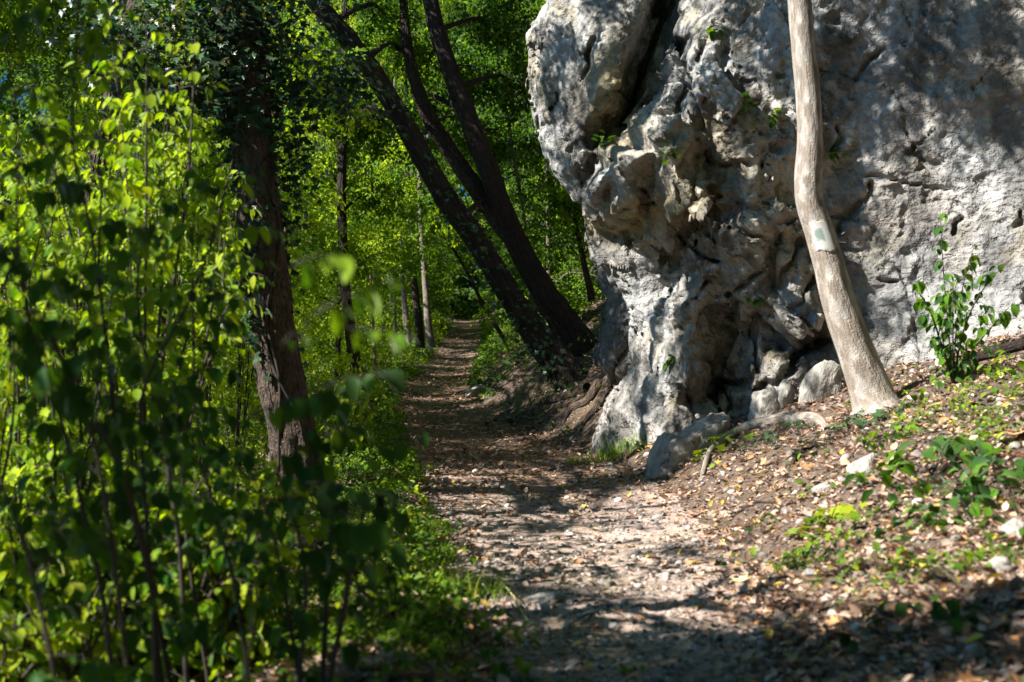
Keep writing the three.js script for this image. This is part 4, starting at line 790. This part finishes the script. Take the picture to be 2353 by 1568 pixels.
    shrub({ name: 'thicket_shrub', label: 'green leafy shrub of the sunlit thicket behind the dark foreground stems', group: 'shrubs of the sunlit thicket on the left', base: b, stems, seed: 400 + i, leaf: 0.092, twigEvery: 0.075 + d * 0.004, twigLen: [0.15, 0.5], perTwig: 7, geos: MID_LEAVES, stuffFrom: d < 9 ? 130 : d < 11 ? 50 : 0, r0: 0.012, bareBelow: 0.06, tones: [3, 4, 4, 3, 4, 1], mix: 0.76, mat: d > 10 && r() < 0.35 ? M.stemPale : M.stem });
  });
}
// sapling before the wall on the right
{
  const b = hit(2190, 885), st = (rows) => [b.clone(), ...rows.map(([x, y, dz = 0]) => at(x, y, -b.z + dz))];
  shrub({ name: 'hazel_sapling', label: 'many-stemmed young shrub with fresh green leaves against the limestone wall', base: b, seed: 500, leaf: 0.1, twigEvery: 0.085, twigLen: [0.06, 0.22], perTwig: 4, tones: [1, 0, 5, 1], geos: NEAR_LEAVES, r0: 0.009, bareBelow: 0.12, mat: M.stem,
    stems: [st([[2180, 760], [2168, 620], [2160, 470]]), st([[2215, 760, -0.2], [2250, 680, -0.3], [2315, 600, -0.3]]), st([[2200, 740, 0.2], [2215, 650, 0.2], [2240, 560, 0.2]]), st([[2160, 780, -0.2], [2130, 700, -0.3], [2085, 640, -0.3]]), st([[2240, 800, -0.3], [2280, 750, -0.4], [2325, 700, -0.4]]), st([[2190, 800, -0.3], [2190, 720, -0.4], [2190, 660, -0.4]]), st([[2170, 800], [2165, 740, 0.1], [2180, 690, 0.1]])] });
}

// ------------------------------------------------------------------ stones and wood on the ground
function stoneGeo(seed, det = 3, amp = 0.5, flat = 0.6) {
  const g = mergeVertices((() => { const k = new THREE.IcosahedronGeometry(1, det); k.deleteAttribute('normal'); k.deleteAttribute('uv'); return k; })()), p = g.attributes.position, v = V(0, 0, 0), r = rng(seed), planes = [];
  for (let i = 0; i < 9; i++) planes.push([V(r.n(), r.n(), r.n()).normalize(), r.in(0.62, 0.95)]);
  const col = [];
  for (let i = 0; i < p.count; i++) {
    v.fromBufferAttribute(p, i).normalize();
    let k = 1 + amp * 0.4 * fbm(v.x * 1.3 + seed, v.y * 1.3, v.z * 1.3, 3);
    for (const [n, h] of planes) { const q = v.dot(n); if (q > 0.05) k = Math.min(k, lerp(k, h / q, 0.9)); }
    k *= 1 + 0.12 * amp * fbm(v.x * 5, v.y * 5 + seed, v.z * 5, 3) + (det > 3 ? 0.25 * amp * facet(v.x * 3, v.y * 3, v.z * 3, seed % 50) : 0);
    p.setXYZ(i, v.x * k, v.y * k * flat, v.z * k);
    const c = 0.85 + 0.5 * fbm(v.x * 3, v.y * 3 + seed, v.z * 3, 3); col.push(c, c, c * 0.97);
  }
  g.setAttribute('color', new THREE.Float32BufferAttribute(col, 3));
  g.setAttribute('uv', new THREE.Float32BufferAttribute([...Array(p.count)].flatMap((_, i) => [p.getX(i) * 0.5 + p.getZ(i) * 0.3, p.getY(i) * 0.5 + p.getZ(i) * 0.3]), 2));
  g.computeVertexNormals();
  return g;
}
const stoneMat = (r, g, b) => std({ color: rgb(r, g, b), vertexColors: true, bumpMap: rockBump, bumpScale: 0.012 });
const SM = { grey: stoneMat(0.31, 0.29, 0.26), pale: stoneMat(0.38, 0.36, 0.33), white: stoneMat(0.46, 0.43, 0.39), tan: stoneMat(0.34, 0.29, 0.23) };
[
  ['pale ragged stone at the tip of the grey wedge beside the path', 1525, 1075, 15.6, [0.16, 0.42, 0.2], 0.5, SM.pale, 0.12, 602],
  ['pale fluted stone where the outcrop meets the leaf-strewn ledge', 1760, 945, 15.75, [0.2, 0.26, 0.16], 0.4, SM.white, 0.08, 603],
  ['small pointed pale stone above the fluted stone', 1800, 905, 15.75, [0.12, 0.24, 0.12], 0.3, SM.pale, 0.08, 604],
  ['rounded grey stone against the wall left of the pale trunk', 1890, 850, 15.2, [0.24, 0.36, 0.22], 0.2, SM.grey, 0.15, 605],
  ['squarish grey stone just below the rounded grey stone', 1880, 895, 15.3, [0.16, 0.17, 0.14], 0.8, SM.grey, 0.05, 606],
  ['white stone lying among leaves on the right bank', 1985, 1090, null, [0.17, 0.14, 0.13], 0.6, SM.white, 0.02, 607],
  ['long pale stone below the white stone on the right bank', 1902, 1130, null, [0.13, 0.07, 0.09], 0.2, SM.pale, 0.01, 608],
  ['flat pale stone bedded in the near path', 1255, 1382, null, [0.14, 0.045, 0.1], 0.3, SM.pale, 0, 609],
  ['small white stone at the right edge of the near bank', 2300, 1315, null, [0.075, 0.07, 0.06], 1, SM.white, 0.01, 610],
  ['angular white stone above the small white stone on the near bank', 2330, 1240, null, [0.1, 0.1, 0.07], 2, SM.white, 0.01, 611],
  ['pale grey stone in the shade at the lower right corner', 2240, 1520, null, [0.06, 0.06, 0.05], 0.4, SM.pale, 0.01, 612],
  ['grey stone half sunk in the shaded near bank', 1870, 1330, null, [0.08, 0.05, 0.07], 1.4, SM.grey, 0.005, 613],
  ['white pebble on the sunlit part of the path', 1512, 1195, null, [0.07, 0.04, 0.05], 0.8, SM.white, 0, 614],
  ['pale stone in the weeds right of the far path', 1108, 902, null, [0.32, 0.14, 0.16], 0.2, SM.pale, 0.02, 615],
  ['grey stone at the edge of the path before the outcrop', 1400, 1085, null, [0.12, 0.05, 0.09], 0.7, SM.grey, 0, 616],
  ['round pale stone lying in the near shade of the path', 1400, 1345, null, [0.05, 0.04, 0.05], 0.7, SM.tan, 0, 617],
  ['oval pale stone at the bottom of the path', 1320, 1530, null, [0.05, 0.03, 0.035], 0.5, SM.pale, 0, 618],
].forEach(([label, px, py, d, s, turn, m, up, seed]) => {
  const p = d ? at(px, py, d) : hit(px, py);
  p.y = groundY(p.x, p.z) + up * 0.6;
  const o = mesh('stone', stoneGeo(seed, Math.max(...s) > 0.25 ? 6 : 4, 0.6, 1), m); o.position.copy(p); o.scale.set(...s); o.rotation.set(0.15, turn, s[1] > s[0] ? -0.25 : 0.1);
  tag(o, label, 'stone');
});
{ // the wedge: a broken slab rising to the right
  const ref = V(at(1575, 1060, 15.6).x, 0, -15.75), sh = new THREE.Shape(), o = [[1497, 1110], [1506, 1050], [1528, 1020], [1545, 1012], [1590, 990], [1642, 966], [1656, 1000], [1650, 1045], [1620, 1110]].map(([x, y]) => at(x, y, 15.6));
  ref.y = o[0].y; o.forEach((p, i) => (i ? sh.lineTo(p.x - ref.x, p.y - ref.y) : sh.moveTo(p.x - ref.x, p.y - ref.y)));
  let g = new THREE.ExtrudeGeometry(sh, { depth: 0.35, bevelEnabled: true, bevelSize: 0.05, bevelThickness: 0.07, bevelSegments: 2, curveSegments: 1 });
  g.deleteAttribute('normal'); g.deleteAttribute('uv');
  g = mergeVertices(new TessellateModifier(0.035, 7).modify(g), 1e-4);
  const p = g.attributes.position, col = [], uv = [];
  g.computeVertexNormals();
  const n = g.attributes.normal, v = V(0, 0, 0);
  for (let i = 0; i < p.count; i++) { v.fromBufferAttribute(p, i); const k = 0.06 * n3(v.x * 3, v.y * 3, v.z * 3) + 0.05 * facet(v.x * 6, v.y * 6, v.z * 6, 5) + 0.02 * fbm(v.x * 12, v.y * 12, v.z * 12, 3); v.x += n.getX(i) * k; v.y += n.getY(i) * k; v.z += n.getZ(i) * k; p.setXYZ(i, v.x, v.y, v.z); const c = 0.9 + 0.5 * fbm(v.x * 4, v.y * 4, v.z * 4, 4); col.push(c * 1.02, c * 0.98, c * 0.93); uv.push((v.x + v.z * 0.4) / 1.3, (v.y + v.z * 0.3) / 1.3); }
  g.setAttribute('color', new THREE.Float32BufferAttribute(col, 3)); g.setAttribute('uv', new THREE.Float32BufferAttribute(uv, 2)); g.computeVertexNormals();
  const m = mesh('stone', g, SM.grey); m.position.copy(ref); m.rotation.y = 0.25;
  tag(m, 'grey wedge-shaped slab of stone leaning at the foot of the outcrop', 'stone');
}
// single fallen leaves that catch the eye
[['bright yellow fallen leaf on the sunlit middle of the path', 1430, 1190, 0, 0.08, [0.6, 0.45, 0.02]], ['yellow fallen leaf where the path meets the right bank', 1632, 1188, 1, 0.11, [0.62, 0.5, 0.06]], ['orange fallen leaf in the middle of the right bank', 1852, 1236, 1, 0.11, [0.55, 0.22, 0.04]], ['large tan fallen leaf at the right edge of the bank', 2330, 1010, 1, 0.13, [0.5, 0.27, 0.1]], ['yellow fallen leaf among the weeds at the lower left', 1172, 1478, 1, 0.1, [0.62, 0.46, 0.03]], ['orange fallen leaf on the path before the long shadows', 1262, 1150, 0, 0.09, [0.55, 0.28, 0.03]], ['pale lobed fallen leaf at the edge of the bank above the shade', 1700, 1340, 1, 0.12, [0.55, 0.5, 0.22]], ['small yellow fallen leaf in the dark bottom of the path', 1340, 1545, 0, 0.06, [0.6, 0.45, 0.02]]].forEach(([label, px, py, k, s, c], i) => {
  const p = hit(px, py), o = mesh('fallen_leaf', DEAD_LEAVES[k], new THREE.MeshPhysicalMaterial({ color: rgb(...c), roughness: 0.9, transmission: 0.25, thickness: 0 }));
  o.applyMatrix4(pose(p.add(V(0, 0.018, 0)), i * 2.1, 0.15, 0.2, s)); tag(o, label, 'leaf');
});
// wood on the ground
const woodThing = (name, label, category, rows, radii, mat, seed, lift = 0.02) => {
  const K = rows.map(([px, py]) => hit(px, py)), P = [], ck = new THREE.CatmullRomCurve3(K);
  for (let i = 0; i <= 14; i++) { const p = ck.getPoint(i / 14); P.push(onGround(p.x, p.z, lift * (i === 0 || i === 14 ? -0.6 : 1))); }
  tag(mesh(name, limb(P, radii, { radial: 12, seg: 0.04, rough: 0.06, seed }), mat), label, category);
};
woodThing('exposed_root', 'thick pale root running over the bank from the pale trunk to the path', 'root', [[1610, 1105], [1650, 1035], [1700, 1000], [1780, 975], [1850, 972], [1905, 985]], [0.02, 0.04, 0.052, 0.062, 0.066, 0.05], M.pale, 71, 0.045);
woodThing('fallen_branch', 'brown crooked stick lying on the sunny right bank', 'branch', [[1815, 1085], [1840, 1050], [1880, 1022]], [0.016, 0.022, 0.018], M.bark, 72, 0.03);
woodThing('fallen_branch', 'thin dark twig on the right bank below the brown stick', 'branch', [[1690, 1185], [1730, 1165], [1790, 1160]], [0.008, 0.01, 0.006], M.bark, 73, 0.015);
woodThing('fallen_branch', 'long dark branch lying along the foot of the right wall', 'branch', [[2240, 835], [2300, 820], [2370, 800]], [0.04, 0.05, 0.05], M.barkDark, 74, 0.05);
woodThing('fallen_branch', 'pale thin branch lying among the weeds at the lower left', 'branch', [[1290, 1475], [1330, 1440], [1370, 1420]], [0.006, 0.008, 0.006], M.stemPale, 75, 0.03);
woodThing('bramble_runner', 'pale arching runner in the weeds left of the near path', 'plant', [[1080, 1330], [1160, 1370], [1200, 1430], [1240, 1480]], [0.004, 0.005, 0.004, 0.003], std({ color: rgb(0.3, 0.32, 0.1) }), 76, 0.06);

// ------------------------------------------------------------------ low plants
function lowPlant({ name, label, category = 'plant', group, p, n, leaf, h, spread, geos, tones, seed, leafM }) {
  const r = rng(seed), g = thing(name, p, label, category, group), st = [];
  for (let i = 0; i < n; i++) {
    const a = r() * 6.283, q = spread * Math.sqrt(r()), hh = h * r.in(0.45, 1) * (1 - 0.4 * q / spread), e = V(Math.cos(a) * q, 0, Math.sin(a) * q);
    e.y = hh + groundY(p.x + e.x, p.z + e.z, false) - groundY(p.x, p.z, false);
    if (i % 3 === 0) st.push(limb([V(e.x * 0.2, -0.02, e.z * 0.2), V(e.x * 0.6, e.y * 0.7, e.z * 0.6), e], [0.004, 0.003, 0.0015], { radial: 4, seg: 0.1, rough: 0 }));
    const o = mesh('leaf', r.pick(geos), leafM ?? leafMats[r.pick(tones)], g);
    o.applyMatrix4(pose(e, a + r.n() * 0.7, r.in(-0.1, 0.8), r.n() * 0.4, leaf * r.in(0.65, 1.2)));
  }
  tag(mesh('stalks', mergeGeometries(st), M.stem, g), null, null, null, 'stuff');
  return g;
}
const ivyTone = [rgb(0.03, 0.08, 0.024), rgb(0.045, 0.1, 0.03), rgb(0.025, 0.06, 0.022)].map((c) => leafMat(c, 0.6, 0.2));
[
  ['broad-leaved green plant hanging over the right bank', 2120, 1120, 60, 0.13, 0.34, 0.5, NEAR_LEAVES, [1, 5, 0]],
  ['broad-leaved plant with drooping leaf fans at the right edge of the bank', 2290, 1150, 60, 0.13, 0.32, 0.45, NEAR_LEAVES, [5, 0, 1]],
  ['sprawling green plant below the broad-leaved plants', 2200, 1230, 50, 0.11, 0.2, 0.5, NEAR_LEAVES, [0, 5, 1]],
  ['yellow-green lobed plant in the middle of the right bank', 1900, 1220, 34, 0.1, 0.14, 0.3, [IVY_LEAVES[0]], [3, 4, 1]],
  ['bright lobed sprig at the end of the pale root', 1650, 1040, 26, 0.1, 0.2, 0.34, [IVY_LEAVES[0]], [4, 3, 3]],
  ['green sprout right of the foot of the pale trunk', 2150, 920, 20, 0.09, 0.22, 0.32, NEAR_LEAVES, [1, 3, 0]],
  ['leafy sprout at the top of the right bank by the long dark branch', 2320, 860, 22, 0.1, 0.25, 0.4, NEAR_LEAVES, [3, 1, 3]],
  ['small green plant on the bank above the white stone', 2040, 1020, 40, 0.085, 0.16, 0.3, NEAR_LEAVES, [1, 3, 0]],
  ['low green plant in the light at the lower middle of the bank', 1850, 1290, 44, 0.07, 0.1, 0.34, NEAR_LEAVES, [1, 3, 0]],
  ['low weed at the right border of the sunlit path', 1700, 1290, 14, 0.06, 0.07, 0.2, NEAR_LEAVES, [1, 3, 0]],
  ['green weed with pointed leaves at the left edge of the path', 925, 1160, 26, 0.09, 0.3, 0.22, NEAR_LEAVES, [3, 1, 4]],
  ['bushy weed on the left edge of the near path', 990, 1300, 40, 0.07, 0.26, 0.34, NEAR_LEAVES, [1, 3, 0]],
  ['bright weed in the lower left beside the near path', 860, 1350, 36, 0.08, 0.34, 0.3, NEAR_LEAVES, [3, 4, 1]],
  ['tangled weed pushing into the path at the lower left', 1010, 1420, 60, 0.075, 0.24, 0.42, NEAR_LEAVES, [1, 3, 0]],
  ['leafy weed over the left border of the path near the bottom', 1090, 1490, 50, 0.07, 0.2, 0.36, NEAR_LEAVES, [1, 0, 3]],
  ['tall pale weed among the litter in the lower left', 900, 1460, 54, 0.08, 0.36, 0.36, NEAR_LEAVES, [3, 4, 1]],
  ['low spreading weed at the bottom left border of the path', 1030, 1545, 50, 0.07, 0.18, 0.4, NEAR_LEAVES, [0, 1, 3]],
  ['sunlit weed where the path first narrows on the left', 960, 1235, 44, 0.08, 0.26, 0.34, NEAR_LEAVES, [3, 1, 4]],
  ['small weed in the shaded bottom of the path', 1440, 1545, 10, 0.05, 0.05, 0.12, NEAR_LEAVES, [3, 1]],
  ['dark green plant on the shaded lower right bank', 2080, 1460, 26, 0.09, 0.16, 0.36, NEAR_LEAVES, [0, 2, 5]],
  ['fresh green plant at the foot of the outcrop behind the grass', 1450, 1040, 18, 0.09, 0.2, 0.3, NEAR_LEAVES, [1, 0, 3]],
  ['young maple seedling on the bank below the leaning trees', 1160, 880, 14, 0.16, 0.4, 0.5, [IVY_LEAVES[0]], [1, 5, 0]],
].forEach(([label, px, py, n, leaf, h, spread, geos, tones], i) => lowPlant({ name: 'wild_plant', label, p: hit(px, py), n, leaf, h, spread, geos, tones, seed: 700 + i }));
lowPlant({ name: 'ivy_plant', label: 'dark ivy trailing along the lower side of the pale root', category: 'ivy', p: hit(1760, 1025), n: 90, leaf: 0.075, h: 0.1, spread: 0.55, geos: IVY_LEAVES, seed: 731, leafM: ivyTone[0] });
lowPlant({ name: 'ivy_plant', label: 'ivy patch at the bottom of the pale trunk', category: 'ivy', p: hit(1950, 1000), n: 90, leaf: 0.08, h: 0.13, spread: 0.5, geos: IVY_LEAVES, seed: 732, leafM: ivyTone[1] });
lowPlant({ name: 'ivy_plant', label: 'low ivy creeping over the shaded bank before the leaning trees', category: 'ivy', p: hit(1230, 960), n: 110, leaf: 0.08, h: 0.12, spread: 0.8, geos: IVY_LEAVES, seed: 733, leafM: ivyTone[2] });
// grass at the foot of the outcrop
const blade = (() => { const pos = [], idx = []; for (let i = 0; i <= 5; i++) { const s = i / 5, w = 0.018 * (1 - s * 0.95); pos.push(-w, s - 0.15 * s * s, 0.45 * s * s, w, s - 0.15 * s * s, 0.45 * s * s); } for (let i = 0; i < 5; i++) { const a = i * 2; idx.push(a, a + 1, a + 2, a + 1, a + 3, a + 2); } return geom(pos, idx); })();
const tuft = (label, px, py, n, h, spread, seed, mixC) => { const p = hit(px, py), r = rng(seed), list = []; for (let i = 0; i < n; i++) { const a = r() * 6.283, q = spread * Math.sqrt(r()), x = p.x + Math.cos(a) * q, z = p.z + Math.sin(a) * q; list.push({ m: pose(V(x, groundY(x, z) - 0.01, z), r() * 6.283, r.in(-0.2, 0.5), r.n() * 0.3, h * r.in(0.5, 1.1)), c: tone(r, mixC) }); } const g = thing('grass_tuft', p, label, 'grass'); copies('blades', blade, M.leaf, list, g, p); };
tuft('tuft of long green grass between two feet of the outcrop', 1430, 1045, 260, 0.34, 0.32, 741, 0.55);
tuft('dry brownish grass tuft left of the foot of the outcrop', 1335, 1065, 120, 0.22, 0.2, 742, 0.8);
tuft('grass tuft leaning over the left side of the near path', 1060, 1370, 150, 0.3, 0.3, 744, 0.6);
tuft('small grass tuft beside the pale root', 1560, 1060, 60, 0.2, 0.15, 743, 0.6);
// ferns and tufts in the cracks of the rock
[[1538, 350, 'small fern in the lit face above the overhang'], [1715, 240, 'fern in a crack at the upper middle of the outcrop'], [1775, 268, 'dark fern just right of the upper middle fern'], [1640, 66, 'fern on the lit ridge near the top of the outcrop'], [1918, 350, 'fern growing on the wall just right of the pale trunk'], [1385, 318, 'grass wisp growing on the small ledge by the dark recess'], [1498, 722, 'single dark green leaf growing from the lit pillar'], [1735, 690, 'tiny green sprout low in the fissured face'], [1540, 820, 'green sprout in a crack of the lower pillar']].forEach(([px, py, label], i) => {
  const p = onRock(px, py); if (!p) return;
  const r = rng(800 + i), g = thing('rock_fern', p, label, 'fern');
  for (let k = 0; k < (i === 6 ? 3 : 12); k++) { const o = mesh('leaf', i === 6 ? NEAR_LEAVES[0] : MID_LEAVES[0], leafMats[r.pick([1, 3, 0])], g); o.applyMatrix4(pose(V(r.n() * 0.06, r.n() * 0.05, 0.01), r.in(-1.3, 1.3), r.in(-0.6, 1), r.n() * 0.4, r.in(0.08, 0.15))); }
});

// ------------------------------------------------------------------ what nobody could count: fallen leaves, gravel, twigs, ground weeds
{
  const r = rng(9001), deadA = [], deadB = [], deadC = [], peb = [[], [], []], weeds = [], tw = [], ivyG = [];
  const PAL = [[0.56, 0.36, 0.24], [0.5, 0.24, 0.09], [0.6, 0.45, 0.34], [0.58, 0.4, 0.28], [0.54, 0.32, 0.19], [0.13, 0.08, 0.05], [0.2, 0.12, 0.075], [0.3, 0.18, 0.11], [0.46, 0.33, 0.24], [0.22, 0.13, 0.08], [0.36, 0.27, 0.2], [0.12, 0.075, 0.05]];
  const spot = () => { const d = 4.6 * Math.exp(r() * Math.log(48 / 4.6)), x = r.in(-0.4, 0.4) * d; const [c, hw] = pathAt(d); return { d, x, e: Math.abs(x - c) - hw, right: x > c }; };
  const lay = (x, d, up, s, tilt = 0.35) => pose(V(x, groundY(x, -d) + up, -d), r() * 6.283, r.n() * tilt, r.n() * tilt, s);
  for (let i = 0; i < 140000; i++) {
    const { d, x, e, right } = spot();
    const dens = e < 0 ? 0.07 + 0.6 * smoothstep(d, 12, 18) + 0.25 * smoothstep(e, -0.4, 0) : right ? 0.95 : 0.75;
    if (r() > dens * (0.55 + 0.9 * smoothstep(n3(x * 1.3, 5, d * 1.1) + 0.5 * n3(x * 4, 5, d * 4), -0.25, 0.4))) continue;
    const q = r.pick(PAL), j = r.in(0.65, 1.25), k = r() < 0.035 ? [0.55, 0.4, 0.03] : q;
    r.pick([deadA, deadA, deadB, deadC]).push({ m: lay(x, d, r.in(0.004, 0.022), 0.078 * (0.5 + 0.95 * r() * r()), 0.42), c: rgb(k[0] * j, k[1] * j, k[2] * j) });
  }
  for (let i = 0; i < 80000; i++) {
    const { d, x, e, right } = spot();
    if (d > 20 || r() > (e < 0 ? 1 - 0.85 * smoothstep(d, 12, 17) : right ? 0.2 - 0.02 * e : 0.1)) continue;
    const s = (e < 0 ? 0.005 + 0.016 * Math.pow(r(), 5) + 0.03 * Math.pow(r(), 22) : 0.007 + 0.04 * Math.pow(r(), 6)) * (0.7 + d * 0.035), w = r(), k = 0.13 + 0.4 * w * w * w;
    r.pick(peb).push({ m: pose(V(x, groundY(x, -d) + s * 0.25, -d), r() * 6.283, r.n() * 0.4, r.n() * 0.4, s), c: rgb(k * 1.08, k * 0.95, k * 0.84) });
  }
  for (let i = 0; i < 34000; i++) {
    const { d, x, e, right } = spot();
    const patch = smoothstep(n3(x * 0.9 + 40, 8, d * 0.8), right ? -0.08 : -0.2, 0.35);
    let dens = e < 0.02 ? 0 : right ? 0.95 * patch * smoothstep(e, 0.1, 0.8) : (0.25 + 0.7 * patch) * smoothstep(e, 0, 0.25);
    if (d > 19) dens = e > 0.02 ? 0.95 : 0;
    if (right && d > 12 && d < 21) dens *= 0.25;
    if (r() > dens) continue;
    const up = d > 19 ? r.in(0.02, 0.25 + 0.2 * smoothstep(e, 0, 1)) : Math.pow(r(), 1.5) * (right ? 0.1 : 0.2);
    weeds.push({ m: pose(V(x, groundY(x, -d) + up, -d), r() * 6.283, r.in(-0.3, 0.8), r.n() * 0.5, (0.055 + 0.0012 * d) * r.in(0.6, 1.4)), c: tone(r, right ? 0.45 : 0.5) });
  }
  const low = [];
  for (let i = 0; i < 5200; i++) {
    const d = 15 + 42 * Math.pow(r(), 1.3), [c, hw] = pathAt(d), rt = r() < 0.5, e = 0.02 + 3.2 * Math.pow(r(), 1.4), x = c + (rt ? 1 : -1) * (hw + e);
    if (rt && d < 24.5) continue;
    if (rt && d < 28 && e > 0.9 && r() < 0.8) continue;
    low.push({ m: pose(V(x, groundY(x, -d) + r.in(0.03, 0.16 + 0.25 * smoothstep(e, 0, 1.2)), -d), r() * 6.283, r.in(-0.3, 0.6), r.n() * 0.5, r.in(0.2, 0.42)), c: tone(r, rt ? 0.35 : 0.5) });
  }
  for (let i = 0; i < 2300; i++) {
    const d = 5.2 + 10 * r(), [c, hw] = pathAt(d), rt = r() < 0.4, e = rt ? 0.3 + 2.4 * r() : 1.5 * Math.pow(r(), 1.2), x = c + (rt ? 1 : -1) * (hw + e);
    if (smoothstep(n3(x * 0.9 + 40, 8, d * 0.8), rt ? 0 : -0.4, rt ? 0.35 : 0.2) < r() || (rt && d > 12.5)) continue;
    low.push({ m: pose(V(x, groundY(x, -d) + r.in(0.02, rt ? 0.07 : 0.16), -d), r() * 6.283, r.in(-0.3, 0.4), r.n() * 0.4, r.in(0.14, 0.3)), c: tone(r, 0.5) });
  }
  tag(copies('ground_weeds', SPRAYS[2], M.leaf, low), 'leafy undergrowth along both edges of the far path', 'undergrowth');
  for (let i = 0; i < 900; i++) { const { d, x, e } = spot(); if (e < 0 && r() > 0.25) continue; tw.push({ m: pose(V(x, groundY(x, -d) + 0.012, -d), r() * 6.283, r.n() * 0.12, 0, r.in(0.06, 0.22)), c: rgb(0.12, 0.085, 0.06).multiplyScalar(r.in(0.5, 2.4)) }); }
  tag(copies('leaf_litter', DEAD_LEAVES[0], M.litter, deadA), 'brown and orange fallen leaves strewn over path and banks', 'fallen leaves');
  tag(copies('leaf_litter', DEAD_LEAVES[1], M.litter, deadB), 'lobed brown fallen leaves scattered over the ground', 'fallen leaves');
  tag(copies('leaf_litter', DEAD_LEAVES[2], M.litter, deadC), 'narrow curled fallen leaves scattered over the ground', 'fallen leaves');
  const pebbles = [1, 2, 3].map((k) => { const g = stoneGeo(900 + k, 1, 0.8, 0.7); g.deleteAttribute('color'); return g; });
  peb.forEach((l, i) => tag(copies('gravel', pebbles[i], M.stone, l), ['pale angular gravel covering the path', 'small stones scattered in the gravel of the path', 'loose grit and stones on path and bank'][i], 'gravel'));
  tag(copies('ground_weeds', MID_LEAVES[1], M.leaf, weeds), 'small green weeds covering the banks beside the path', 'weeds');
  tag(copies('twig_litter', (() => { const g = limb([V(0, 0, -0.5), V(0.04, 0.02, 0), V(0, 0, 0.5)], [0.03, 0.025, 0.015], { radial: 5, seg: 0.2, rough: 0.1 }); return g; })(), std({ color: rgb(1, 1, 1) }), tw), 'thin dry twigs scattered among the fallen leaves', 'twigs');
}
renderer.render(scene, camera);
